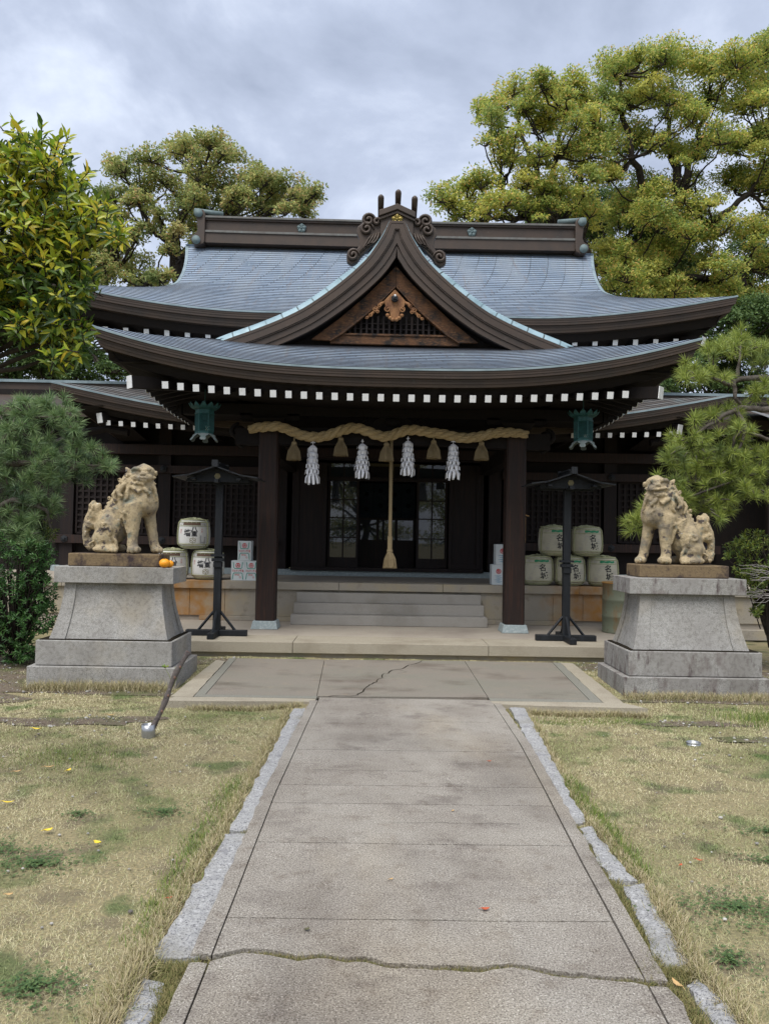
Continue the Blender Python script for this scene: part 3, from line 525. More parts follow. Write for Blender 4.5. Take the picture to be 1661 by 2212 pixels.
def fascia(parent, P, O, k=1., inner=.9, soff=.36, kl=None):
    b = B(); sweep(b, P, O, [(-.02, .02), (.012, .018), (.012, -.012), (.0, -.014)]); b.build('eave_edge', 'copper_edge', parent)
    b = B(); sweep(b, P, O, [(a, z*k) for a, z in [(.0, -.014), (-.002, -.045), (-.009, -.047), (-.010, -.078), (-.018, -.080), (-.02, -.118), (-.06, -.120), (-.062, -.15), (-.070, -.152), (-.074, -.19), (-.082, -.192), (-.09, -.235), (-.20, -.237)]]); b.build('fascia', 'copper_brown', parent)
    b = B(); sweep(b, P, O, [(-.20, -.237*k), (-.22, -.29*k), (-.26, -soff), (-inner, -soff+.02)]); b.build('soffit', 'dark_wood', parent)
# --- main roof
Wm = hermite([0, .6, 1.2, 1.6, 2.0, 2.6, 3.5, 4.5], [6.1, 5.5, 4.97, 4.74, 4.66, 4.68, 4.82, 5.06])
cm = dict(W=Wm, ye=1.95, z=lambda u: 5.90+.50*u+.036*u*u, A=.40, g=lambda s: max(0, (s-.42)/.58)**1.9, F=.32, U=2.2, UH=1.75, yv=3.7, yb=lambda u: 10.65-u, Ls=3, cx=0, D=4.4, sym=True)
frM, sdM, lfM = make_roof(cm, H, ('main_roof', 'main_roof_side'), 37, back=6.3, cols=64)
P, O = eave_path(frM, sdM, (-1, 1)); fascia(H, P, O, 1.15, 2.1, .42)
for sg in (-1, 1):
    b = B()
    x = sg*4.55; pts = [Vector((x, 1.95+u, cm['z'](u)-.02)) for u in np.linspace(1.7, 4.35, 12)]; pts += [Vector((x, 12.6-p.y, p.z)) for p in pts[::-1]]
    b.add(pts, [tuple(range(len(pts)))]); b.build('gable_end', 'dark_wood', H)
for sg in (-1, 1):                     # verge boards
    b = B(); P = [frM(sg, u)+Vector((0, 0, -.0)) for u in np.linspace(1.65, 4.4, 20)]; P += [Vector((p.x, 12.6-p.y, p.z)) for p in P[::-1][1:]]
    sweep(b, P, [Vector((sg, 0, 0))]*len(P), [(-.05, .015), (.02, .01), (.02, -.22), (-.12, -.24)]); b.build('verge_board', 'copper_edge', H)
# --- main ridge
def bar_x(bd, x0, x1, yc, hw, z0, z1, sag=.02, n=20):
    vs = []
    for i in range(n+1):
        x = x0+(x1-x0)*i/n; dz = sag*(x/4.6)**2
        vs += [(x, yc-hw, z0+dz), (x, yc+hw, z0+dz), (x, yc+hw, z1+dz), (x, yc-hw, z1+dz)]
    fs = [(i*4+j, (i+1)*4+j, (i+1)*4+(j+1) % 4, i*4+(j+1) % 4) for i in range(n) for j in range(4)]+[(0, 3, 2, 1)[::-1], (n*4, n*4+1, n*4+2, n*4+3)[::-1]]
    bd.add(vs, [f[::-1] for f in fs])
R_ = B(); bar_x(R_, -4.5, 4.5, 6.3, .30, 8.74, 8.985); bar_x(R_, -4.5, 4.5, 6.3, .24, 9.035, 9.30); bar_x(R_, -4.55, 4.55, 6.3, .29, 9.30, 9.345)
rdg = R_.build('roof_ridge', 'copper_brown', H)
b = B(); bar_x(b, -4.5, 4.5, 6.3, .33, 8.985, 9.035); bar_x(b, -4.6, 4.6, 6.3, .33, 9.345, 9.39); b.build('ridge_trim', 'ridge_copper', rdg)
def crest(bd, c, r, d=.03, petals=5, rotz=0.):
    for k in range(petals):
        a = PI/2+2*PI*k/petals; bd.ell((c[0]+math.cos(a)*r*.58, c[1], c[2]+math.sin(a)*r*.58), (r*.36, d, r*.42), rot('Y', -a+PI/2), 12, 6)
    bd.ell((c[0], c[1]-.01, c[2]), (r*.25, d*1.3, r*.25), None, 10, 6)
    for k in range(petals): a = PI/2+2*PI*(k+.5)/petals; bd.ell((c[0]+math.cos(a)*r*.75, c[1]+.005, c[2]+math.sin(a)*r*.75), (r*.14, d, r*.14), None, 8, 5)
for x in (-2.17, 1.98):
    b = B(); crest(b, (x, 6.03, 9.17+.02*(x/4.6)**2), .12, .03); b.build('crest', 'patina', rdg, True)
for sg in (-1, 1):
    b = B(); X = lambda v: sg*v
    pl = [(4.50, 8.80), (4.50, 9.46), (4.56, 9.55), (4.68, 9.56), (4.76, 9.50), (4.76, 9.40), (4.70, 9.34), (4.68, 9.05), (4.72, 8.95), (4.82, 8.90), (4.84, 8.80), (4.78, 8.70), (4.64, 8.67), (4.52, 8.72)]
    pl = [(X(a), z) for a, z in pl]; pl = pl if sg < 0 else pl[::-1]
    b.prism(pl[::-1], (0, 5.95, 0), (1, 0, 0), (0, 0, 1), (0, .7, 0)); en = b.build('ridge_end_ornament', 'copper_brown', rdg, bevel=.015)
    b = B(); b.tube([(X(4.25), 6.3, 9.55), (X(4.84), 6.3, 9.63)], [.075, .085], 14); b.build('top_roll', 'patina', rdg, True)
    for a_, z_ in ((4.66, 9.45), (4.70, 8.79)): b = B(); b.tube([(X(a_), 5.9, z_), (X(a_), 6.7, z_)], .10, 14); b.build('end_roll', 'patina', rdg, True)
    b = B(); b.tube([(X(4.1), 6.08, 9.49), (X(4.75), 6.08, 9.56)], .06, 12); b.build('top_roll', 'patina', rdg, True)
# --- porch roof
Zs = hermite([0, .6, 1.25, 1.84, 2.27, 2.5, 2.81, 3.14, 3.35, 3.58, 3.8, 3.9, 4.0], [4.094, 4.352, 4.67, 4.90, 5.09, 5.21, 5.42, 5.68, 5.87, 6.12, 6.48, 6.66, 6.70])
cp = dict(W=lambda u: 4.0-u, ye=-1.55, z=Zs, A=.46, g=lambda s: s**3.0, F=.28, U=1.9, UH=1.2, yv=-.33, yb=3.45, Ls=3.6, cx=0, D=1.62, SD=4.0)
frP, sdP, lfP = make_roof(cp, H, ('porch_roof', 'porch_gable_roof'), 17)
P, O = eave_path(frP, sdP, (-1, 1)); fascia(H, P, O, 1., 1.5, .36)
# gable verge, barge boards
Zo = lambda x: Zs(4-abs(x))+.075 if abs(x) > .12 else 6.745
xsv = [x for x in list(-np.linspace(2.95, .12, 30))]+[.12]+list(np.linspace(.12, 2.95, 30))[1:]
Pv = [Vector((x, 0, Zo(x))) for x in xsv]
def vnorm(P):
    N = []
    for i in range(len(P)):
        t_ = (P[min(i+1, len(P)-1)]-P[max(i-1, 0)]).normalized(); N.append(Vector((t_.z, 0, -t_.x)))   # inward (down) normal
    return N
Nv = vnorm(Pv)
def band(bd, d0, d1, y0, y1, uv=False):
    a = [p+n*d0 for p, n in zip(Pv, Nv)]; c_ = [p+n*d1 for p, n in zip(Pv, Nv)]
    for i, p in enumerate(c_):                       # keep the two inner edges from crossing at the peak
        if Pv[i].x < 0 and p.x > 0 or Pv[i].x > 0 and p.x < 0: c_[i] = Vector((0, 0, p.z))
    vs = []
    for p, q in zip(a, c_): vs += [(p.x, y0, p.z), (q.x, y0, q.z), (q.x, y1, q.z), (p.x, y1, p.z)]
    bd.add(vs, [(i*4+j, i*4+(j+1) % 4, (i+1)*4+(j+1) % 4, (i+1)*4+j) for i in range(len(a)-1) for j in range(4)])
b = B(); L_ = 0; vs = []; fs = []; uvl = []
for i, p in enumerate(Pv):
    if i: L_ += (p-Pv[i-1]).length
    kk = min(1., .12+max(0, abs(p.x)-.12)/.8)
    vs += [(p.x, -.372, p.z), (p.x-Nv[i].x*.055*kk, -.345, p.z-Nv[i].z*.055*kk), (p.x-Nv[i].x*.105*kk, -.27, p.z-Nv[i].z*.105*kk), (p.x-Nv[i].x*.115*kk, .0, p.z-Nv[i].z*.115*kk)]
    if i:
        q = i*4
        for j in range(3): fs.append((q-4+j, q+j, q+j+1, q-3+j)); uvl.append([(L_-(p-Pv[i-1]).length, .05+j*.33), (L_, .05+j*.33), (L_, .33+j*.33), (L_-(p-Pv[i-1]).length, .33+j*.33)])
b.add(vs, fs, uvl); b.build('verge_tiles', 'verge_copper', H, True)
b = B(); band(b, .0, .045, -.372, -.30); band(b, .046, .15, -.365, -.30); band(b, .152, .17, -.35, -.29); band(b, .172, .265, -.325, -.26); band(b, .267, .35, -.305, -.24)
b.build('bargeboard', 'copper_brown', H)
Pf, Nf = Pv, Nv; kk = [i for i, p in enumerate(Pv) if abs(p.x) < 2.35]; Pv = [Pf[i] for i in kk]; Nv = [Nf[i] for i in kk]; b = B(); band(b, .20, .33, -.235, .06); b.build('gable_soffit', 'dark_wood', H)
def poly_board(bd, out, inn, y0, y1):
    for sg in (-1, 1):
        a = [Vector((sg*x, 0, z)) for x, z in out]; c_ = [Vector((sg*x, 0, z)) for x, z in inn]; vs = []
        for p, q in zip(a, c_): vs += [(p.x, y0, p.z), (q.x, y0, q.z), (q.x, y1, q.z), (p.x, y1, p.z)]
        fs = [(i*4+j, i*4+(j+1) % 4, (i+1)*4+(j+1) % 4, (i+1)*4+j) for i in range(len(a)-1) for j in range(4)]
        bd.add(vs, fs if sg > 0 else [f[::-1] for f in fs])
b = B(); poly_board(b, [(0.003, 6.10), (.22, 5.86), (.45, 5.63), (.9, 5.22), (1.35, 4.87)], [(0.003, 5.80), (.2, 5.59), (.42, 5.38), (.85, 5.02), (1.08, 4.86)], -.12, -.05)
poly_board(b, [(0.003, 5.79), (.2, 5.58), (.42, 5.37), (.85, 5.01), (1.07, 4.855)], [(0.003, 5.75), (.2, 5.54), (.42, 5.33), (.83, 4.98), (1.04, 4.85)], -.14, -.05)
b.build('inner_bargeboard', 'gable_wood', H)
b = B(); b.bb(-1.05, 1.05, -.08, .0, 4.82, 4.955); b.bb(-.98, .98, -.10, -.0, 4.957, 4.99); b.build('gable_beam', 'gable_wood', H, bevel=.004)
b = B(); b.prism([(-1.9, 4.6), (1.9, 4.6), (1.4, 5.1), (.9, 5.55), (0, 6.35), (-.9, 5.55), (-1.4, 5.1)][::1], (0, .05, 0), (1, 0, 0), (0, 0, 1), (0, .04, 0)); b.build('gable_panel', 'dark_wood', H)
b = B()
for k in range(-8, 9):
    x = k*.0925+.0; b.bb(x-.017, x+.017, -.03, .04, 4.99, min(5.30, 5.72-abs(x)*.86))
for z in (5.08, 5.17): b.bb(-.75, .75, -.01, .03, z, z+.018)
b.build('gable_lattice', 'door_wood', H)
gu = lambda u, v: (.0135+(u-697)*.00185, 6.746+(415-v)*.00185)      # measured on the photograph's gable
def spiral(bd, c, y, r, turns, a0, sg, rad, n=26, tail=None):
    pts = []
    for i in range(n):
        t_ = i/(n-1); rr_ = r*(1-.86*t_); a = a0+sg*turns*2*PI*t_; pts.append((c[0]+rr_*math.cos(a), y-.02*t_, c[1]+rr_*math.sin(a)))
    if tail: pts = [(q[0], y, q[1]) for q in tail]+pts
    bd.tube(pts, [rad*(.55+.45*min(1, i/4)) if not tail else rad for i in range(len(pts))], 7)
b = B(); pl = [gu(*q) for q in [(683, 985), (590, 1085), (600, 1130), (626, 1150), (650, 1230), (683, 1262), (716, 1230), (740, 1150), (768, 1130), (775, 1085)]]
b.prism(pl, (0, -.20, 0), (1, 0, 0), (0, 0, 1), (0, .05, 0)); gg = b.build('gable_pendant', 'pendant_wood', H, bevel=.006)
b = B()
for sg in (-1, 1):
    m_ = lambda u, v: gu(683+sg*(u-683), v); A0 = PI if sg > 0 else 0
    spiral(b, m_(745, 1165), -.215, .052, 1.4, PI/2, -sg, .013)
    for k, (u, v) in enumerate([(745, 1215), (722, 1238), (700, 1252)]): q = m_(u, v); b.ell((q[0], -.205, q[1]), (.034, .03, .03))
    pv = [m_(u, v) for u, v in [(770, 1095), (800, 1110), (830, 1150), (870, 1190), (905, 1225), (940, 1245)]]
    b.tube([(x, -.185, z) for x, z in pv], [.02, .028, .026, .022, .018, .008], 8)
    for (u, v, r) in [(820, 1130, .035), (858, 1165, .045), (895, 1215, .035), (925, 1240, .025), (835, 1185, .03)]: spiral(b, m_(u, v), -.20, r, 1.3, PI/2, sg, .010)
b.build('scroll_carving', 'pendant_wood', gg, True)
b = B(); q = gu(681, 1072); b.lathe([(.0, -.05), (.055, -.05), (.062, -.03), (.062, 0)], (q[0], -.21, q[1]), 6, rot('X', -PI/2)@rot('Z', .5)); b.lathe([(0, 0), (.03, 0), (.03, .02), (0, .03)], (q[0], -.27, q[1]), 12, rot('X', PI/2)); b.build('hex_boss', 'black_wood', gg)
b = B(); q = gu(683, 1056); b.ell((q[0], -.30, q[1]), .018, None, 10, 6); b.build('boss_tip', 'white_paint', gg)
# ridge ornament over the porch gable
b = B(); b.prism([gu(*q) for q in [(545, 560), (835, 560), (835, 350), (690, 280), (545, 350)]], (0, -.20, 0), (1, 0, 0), (0, 0, 1), (0, .45, 0)); ro = b.build('ridge_ornament', 'copper_brown', H, bevel=.01)
b = B(); ch = lambda l, r_, pk, t_: [gu(*q) for q in [(530, l), (530, l+t_), (690, pk+t_), (848, l+t_+8), (848, l+8), (690, pk)]]
for l, pk, t_, y in ((300, 238, 52, -.27), (356, 292, 26, -.24)):
    pl = ch(l, 0, pk, t_); b.prism(pl, (0, y, 0), (1, 0, 0), (0, 0, 1), (0, .55, 0))
b.build('ornament_cap', 'copper_brown', ro, bevel=.008)
for (u, v0_, v1_) in ((545, 188, 320), (696, 140, 245), (840, 192, 325)):
    b = B(); a = gu(u, v1_); c_ = gu(u, v0_); b.tube([(a[0], -.05, a[1]), (c_[0], -.24, c_[1]), (c_[0], -.26, c_[1]+.02), (c_[0], -.27, c_[1]+.045)], [.045, .052, .045, .015], 14); b.build('ornament_roll', 'copper_brown', ro, True)
fin = [(560, 345), (500, 350), (480, 325), (430, 320), (388, 355), (380, 400), (345, 430), (338, 480), (358, 530), (362, 600), (340, 628), (285, 632), (252, 680), (256, 740), (300, 768), (342, 745), (378, 690), (440, 625), (520, 540), (600, 470)]
for sg in (-1, 1):
    pl = [gu(690-sg*(690-u), v) for u, v in fin]; pl = pl if sg < 0 else pl[::-1]
    b = B(); b.prism(pl if sg > 0 else pl, (0, -.16, 0), (1, 0, 0), (0, 0, 1), (0, .12, 0)); fo = b.build('ornament_fin', 'copper_brown', ro, bevel=.012)
    b = B(); mm = lambda u, v: gu(690-sg*(690-u), v)
    for (u, v, r, tr) in [(440, 375, .115, 1.5), (425, 452, .115, 1.5), (312, 688, .105, 1.6), (515, 390, .07, 1.1)]: spiral(b, mm(u, v), -.185, r, tr, 0 if sg > 0 else PI, sg, .026)
    for k in range(4):
        ln = [(470+k*22, 500-k*6), (440+k*26, 540), (410+k*28, 600-k*10), (372+k*20, 660-k*22)]
        b.tube([(mm(*q)[0], -.172, mm(*q)[1]) for q in ln], .02, 6)
    b.build('cloud_scroll', 'copper_brown', fo, True)
b = B(); q = gu(690, 372); crest(b, (q[0], -.225, q[1]), .095, .022); b.build('gold_crest', 'gold', ro, True)
b = B(); b.bb(-.2, .2, .1, 3.35, 6.55, 6.92); b.bb(-.24, .24, .1, 3.35, 6.92, 6.97); b.build('porch_ridge', 'copper_brown', H)
# rafters
def rafter(parent, p0, p1, w, h, name='rafter', cap=True, k=1):
    p0, p1 = Vector(p0), Vector(p1); d = (p1-p0); L0 = d.length; q = d.to_track_quat('Y', 'Z').to_matrix(); c_ = (p0+p1)/2
    b = B(); b.box(c_, (w, L0, h), q); r_ = b.build(name, 'dark_wood', parent)
    if cap: b = B(); b.box(p0-d.normalized()*.004, (w+.006, .012, h+.008), q); b.build('end_cap', 'white_paint', r_)
    return r_
for i in range(31):
    x = (i-15)*.2207; l = .12*(abs(x)/3.31)**2.4; ue = min(2.3, 3.8-abs(x)+.35)
    rafter(H, (x, -1.5, 3.69+l), (x, -1.5+ue, 3.69+l*.4+.30*ue), .082, .092)
for sg in (-1, 1):
    for i in range(14):
        y = -1.08+i*.235; l = .10*max(0, 1-i/8)**2
        rafter(H, (sg*3.70, y, 3.72+l), (sg*2.3, y, 4.12), .082, .092)
    rafter(H, (sg*3.80, -1.56, 3.83), (sg*2.2, .04, 4.05), .13, .17, 'hip_rafter')
    rafter(H, (sg*5.98, 2.08, 5.55), (sg*4.6, 3.5, 5.9), .15, .17, 'hip_rafter')
for i in range(29):
    x = (i-14)*.393; l = .10*(abs(x)/5.5)**2.4
    if abs(x) > 1.0: rafter(H, (x, 2.22, 5.475+l), (x, 3.9, 5.95), .088, .10)
# rafter plates, beams, ceiling
b = B(); b.bb(-3.4, 3.4, -.10, .10, 3.62, 3.80); b.bb(-5.6, 5.6, 3.4, 3.56, 5.2, 5.6); b.build('eave_purlin', 'dark_wood', H)
b = B(); b.bb(-3.6, 3.6, .9, 3.45, 3.95, 3.99); b.bb(-3.5, -3.42, -.1, 3.5, 3.6, 3.95); b.bb(3.42, 3.5, -.1, 3.5, 3.6, 3.95); b.build('porch_ceiling', 'dark_wood', H)
b = B()
for y in (-.0, ):
    vs = []; n = 24
    for i in range(n+1):
        x = -2.55+5.1*i/n; cam_ = .05*(1-(x/2.0)**2) if abs(x) < 2 else 0
        vs += [(x, -.11, 3.14+cam_), (x, .11, 3.14+cam_), (x, .11, 3.40+cam_), (x, -.11, 3.40+cam_)]
    b.add(vs, [(i*4+j, (i+1)*4+j, (i+1)*4+(j+1) % 4, i*4+(j+1) % 4)[::-1] for i in range(n) for j in range(4)]+[(0, 1, 2, 3), (n*4+3, n*4+2, n*4+1, n*4)])
b.build('porch_beam', 'dark_wood', H)
for sg in (-1, 1):                     # carved beam noses and brackets
    b = B(); spiral(b, (sg*2.50, 3.36), -.02, .13, 1.4, PI/2, -sg, .045); spiral(b, (sg*2.42, 3.20), -.02, .10, 1.3, -PI/2, sg, .04); b.ell((sg*2.3, 0, 3.28), (.16, .09, .12)); b.build('carved_nosing', 'dark_wood', H, True)
    b = B(); b.box((sg*2, 0, 3.50), (.42, .42, .10), None, (1.3, 1.3)); b.box((sg*2, 0, 3.585), (.9, .16, .10)); b.box((sg*2.38, 0, 3.60), (.2, .2, .10)); b.box((sg*1.62, 0, 3.60), (.2, .2, .10)); b.build('bracket_block', 'dark_wood', H)
    b = B(); b.bb(sg*2-.10, sg*2+.10, .17, 3.5, 3.0, 3.25); b.build('tie_beam', 'dark_wood', H)
b = B(); b.prism([(-.55, 3.44), (.55, 3.44), (.4, 3.5), (.22, 3.62), (-.22, 3.62), (-.4, 3.5)], (0, -.06, 0), (1, 0, 0), (0, 0, 1), (0, .12, 0))
for sg in (-1, 1): spiral(b, (sg*.45, 3.52), -.08, .09, 1.3, 0, sg, .025)
b.ell((0, -.07, 3.55), (.14, .05, .08)); b.build('frog_leg_strut', 'dark_wood', H)
for sg in (-1, 1):
    b = B(); c_ = .03; w = .158; oc = [(-w+c_, -w), (w-c_, -w), (w, -w+c_), (w, w-c_), (w-c_, w), (-w+c_, w), (-w, w-c_), (-w, -w+c_)]
    b.prism(oc, (sg*2, 0, .315), (1, 0, 0), (0, 1, 0), (0, 0, 3.15)); b.build('pillar', 'pillar_wood', H)
    b = B(); b.box((sg*2, 0, .25), (.43, .43, .13), None, (.86, .86)); b.build('pillar_base', 'blue_granite', H, bevel=.01)
# walls
b = B(); b.bb(-6.9, -2.3, 3.55, 3.65, .95, 4.5); b.bb(2.3, 6.9, 3.55, 3.65, .95, 4.5); b.bb(-4.75, 4.75, 3.45, 3.545, 3.9, 5.5); b.bb(-2.35, 2.35, 3.5, 3.6, 3.35, 3.95); b.bb(-6.9, -6.8, 3.651, 9, .9, 3.9); b.bb(6.8, 6.9, 3.651, 9, .9, 3.9); b.bb(-4.75, -4.65, 3.601, 9, 3.9, 5.5); b.bb(4.65, 4.75, 3.601, 9, 3.9, 5.5); b.bb(-6.8, 6.8, 8.9, 9, .9, 3.9)
b.build('wall', 'dark_wood', H)
b = B(); b.bb(-6.9, -1.98, 3.40, 3.9, .868, .99); b.bb(1.98, 6.9, 3.40, 3.9, .868, .99); b.bb(-1.98, 1.98, 3.36, 3.9, .868, .975); b.build('foundation_course', 'blue_granite', H, bevel=.006)
for x in (-6.6, -4.62, -2.22, 2.22, 4.62, 6.6):
    b = B(); b.bb(x-.13, x+.13, 3.40, 3.62, .992, 3.9); b.build('wall_post', 'door_wood', H)
b = B(); b.bb(-6.9, -2.36, 3.32, 3.545, 1.45, 1.62); b.bb(2.36, 6.9, 3.32, 3.545, 1.45, 1.62); b.bb(-6.9, -2.36, 3.34, 3.545, 2.92, 3.08); b.bb(2.36, 6.9, 3.34, 3.545, 2.92, 3.08); b.bb(-6.9, 6.9, 3.3, 3.5, 3.3, 3.5); b.build('wall_rail', 'pillar_wood', H, bevel=.004)
for x0_, x1_ in ((-6.42, -4.82), (-4.42, -3.42), (-3.36, -2.42), (2.42, 3.36), (3.42, 4.42), (4.82, 6.42)):
    b = B(); b.bb(x0_, x1_, 3.50, 3.548, 1.66, 2.9); n = int((x1_-x0_)/.117)
    for i in range(n+1): x = x0_+(x1_-x0_)*i/n; b.bb(x-.02, x+.02, 3.455, 3.50, 1.66, 2.9)
    for j in range(11): z = 1.66+1.24*j/10; b.bb(x0_, x1_, 3.462, 3.497, z-.02, z+.02)
    b.build('lattice_panel', 'door_wood', H)
for x in (-6.6, -4.62, 4.62, 6.6, -2.3, 2.3):
    for z in (1.535,) + ((3.0,) if abs(x) > 4 else ()):
        b = B(); b.lathe([(0, .05), (.03, .045), (.035, .02), (.075, .012), (.08, 0)], (x, 3.315, z), 6, rot('X', PI/2)@rot('Z', PI/6)); b.build('nail_cover', 'black_wood', H)
# doorway
b = B(); b.bb(-1.98, 1.98, 3.30, 3.75, .976, 1.05); b.bb(-2.1, 2.1, 3.4, 3.6, 3.26, 3.35); b.bb(-1.98, -1.9, 3.4, 3.6, 1.05, 3.26); b.bb(1.9, 1.98, 3.4, 3.6, 1.05, 3.26); b.bb(-1.9, 1.9, 3.42, 3.6, 2.84, 2.92); b.build('door_frame', 'door_wood', H)
for sg in (-1, 1):
    a, c_ = sorted((sg*1.26, sg*1.90))
    b = B(); b.bb(a, c_, 3.36, 3.41, 1.052, 3.2); b.bb(a, a+.07, 3.34, 3.358, 1.052, 3.2); b.bb(c_-.07, c_, 3.34, 3.358, 1.052, 3.2); b.bb(a+.071, c_-.071, 3.342, 3.358, 1.052, 1.16); d_ = b.build('folding_door', 'door_wood', H, bevel=.003)
    a, c_ = sorted((sg*.60, sg*1.24)); b = B()
    b.bb(a, a+.05, 3.47, 3.51, 1.052, 3.2); b.bb(c_-.05, c_, 3.47, 3.51, 1.052, 3.2); m_ = (a+c_)/2; b.bb(m_-.015, m_+.015, 3.475, 3.505, 1.25, 3.2)
    b.bb(a+.05, c_-.05, 3.472, 3.508, 1.052, 1.25)
    for z in (1.66, 2.07, 2.45): b.bb(a+.05, c_-.05, 3.476, 3.504, z-.012, z+.012)
    sd = b.build('sliding_door', 'door_wood', H)
    b = B(); b.bb(a+.05, c_-.05, 3.487, 3.492, 1.25, 3.2); b.build('glass_pane', 'window_glass', sd)
b = B(); b.bb(-.6, .6, 4.16, 4.2, .98, 1.62); b.bb(-.6, .6, 4.15, 4.2, 2.05, 2.1)
for x in (-.6, -.2, .2, .6): b.bb(x-.03, x+.03, 4.14, 4.2, 1.62, 2.1)
b.build('inner_screen', 'door_wood', H)
b = B(); b.bb(-.6, .6, 4.18, 4.185, 1.62, 2.05); b.build('inner_glass', 'window_glass', H)
b = B()
for k in range(4): b.bb(-.6+k*.3+.004, -.6+(k+1)*.3-.004, 4.05, 4.055, 2.1, 2.84)
cu_ = b.build('curtain', 'curtain', H)
b = B()
for k in range(4):
    for z in (2.28, 2.6): b.lathe([(0, 0), (.05, 0)], (-.45+k*.3, 4.045, z+(.08 if k % 2 else 0)), 12, rot('X', PI/2))
b.build('curtain_crest', 'void', cu_)
b = B(); b.bb(-1.9, 1.9, 3.9, 3.93, 2.93, 3.25); b.build('transom_panel', 'door_wood', H)
b = B()
for x in (-1.05, -.5, .1, .65, 1.1): b.bb(x-.03, x+.03, 3.88, 3.895, 2.93, 3.25)
b.bb(-1.6, 1.6, 3.87, 3.885, 3.19, 3.25); b.bb(-1.6, 1.6, 3.87, 3.885, 2.93, 2.955); b.build('rolled_blind', 'blind', H)
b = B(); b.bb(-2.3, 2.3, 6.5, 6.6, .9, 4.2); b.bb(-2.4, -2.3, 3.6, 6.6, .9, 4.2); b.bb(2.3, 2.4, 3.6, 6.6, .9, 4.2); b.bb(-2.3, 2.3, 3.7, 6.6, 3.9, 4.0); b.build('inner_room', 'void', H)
# ================================================================== side wings
def wing(sg):
    T = thing('side_wing', 'low copper roofed wing of the hall, behind the %s stone lion' % ('left' if sg < 0 else 'right'), 'building', (sg*5, 3.5, .0), 'low wings either side of the hall')
    zf = hermite([0, .8, 1.6, 2.6], [3.83, 4.10, 4.42, 4.88])
    c = dict(W=lambda u: 3.72-.55*u, ye=1.42, z=zf, A=.50, g=lambda s: s**1.9, F=.28, U=3.2, UH=9, yv=0, yb=lambda u: 5.0-u*.1, Ls=3, cx=sg*2.05, D=2.55, SD=2.0)
    f_, s_, l_ = make_roof(c, T, ('roof', 'roof_side'), 13, ('wing_copper', 'roof_riser'), sides=(sg,), s0=0., cols=30)
    P, O = eave_path(f_, s_, (sg,), n=36); fascia(T, P, O, 1.0, .8, .34)
    for i in range(9):
        x = 3.35+i*.226; l = .10*((x-2)/3.5)**2; rafter(T, (sg*x, 1.55, 3.60+l), (sg*x, 3.0, 3.95), .07, .08)
    rafter(T, (sg*5.30, 1.50, 3.76), (sg*4.5, 2.5, 4.0), .15, .17, 'hip_rafter')
    b = B(); b.bb(*sorted((sg*2.4, sg*10.5)), 3.9, 4.5, 4.62, 4.84); b.build('ridge', 'copper_brown', T); b = B(); b.bb(*sorted((sg*2.4, sg*10.5)), 3.85, 4.55, 4.842, 4.90); b.build('ridge_cap', 'copper_edge', T)
    b = B(); y0_, y1_ = 3.0, 3.95; x0_, x1_ = sorted((sg*5.9, sg*10.5)); b.add([(x0_, 3.0, 4.2), (x1_, 3.0, 4.2), (x1_, 3.95, 4.66), (x0_, 3.95, 4.66), (x0_, 3.0, 4.0), (x1_, 3.0, 4.0)], [(0, 1, 2, 3), (4, 5, 1, 0)]); b.build('corridor_roof', 'copper_brown', T)
    b = B(); b.bb(*sorted((sg*6.95, sg*10.4)), 3.7, 3.8, .87, 4.66); b.build('corridor_wall', 'dark_wood', T)
    b = B(); x0_ = sg*5.6; b.tube([(sg*4.9, 1.9, 3.55), (sg*5.3, 1.9, 3.62), (sg*5.8, 1.9, 3.52), (sg*6.3, 1.9, 3.3)], .07, 8); b.build('rainbow_beam', 'dark_wood', T)
for sg in (-1, 1): wing(sg)
# the neighbouring hall glimpsed behind the right pine
T = thing('far_hall', 'corner of a neighbouring copper roofed building behind the right pine', 'building', (9, 3, 0))
b = B(); b.add([(7.1, 1.6, 4.0), (9.5, 1.6, 3.0), (9.5, 3.4, 4.0), (7.1, 3.4, 4.6)], [(0, 1, 2, 3)], [[(0, 0), (2.5, 0), (2.5, 6), (0, 6)]]); b.build('roof', 'wing_copper', T)
b = B(); b.add([(7.1, 1.58, 4.02), (9.5, 1.58, 3.02), (9.5, 1.58, 2.80), (7.1, 1.58, 3.80)], [(3, 2, 1, 0)]); b.add([(7.1, 1.7, 3.79), (9.5, 1.7, 2.79), (9.5, 1.7, 2.6), (7.1, 1.7, 3.60)], [(3, 2, 1, 0)]); b.build('bargeboard', 'copper_brown', T)
b = B(); b.bb(7.4, 10, 2.4, 2.5, .0, 3.3); b.build('wall', 'dark_wood', T)
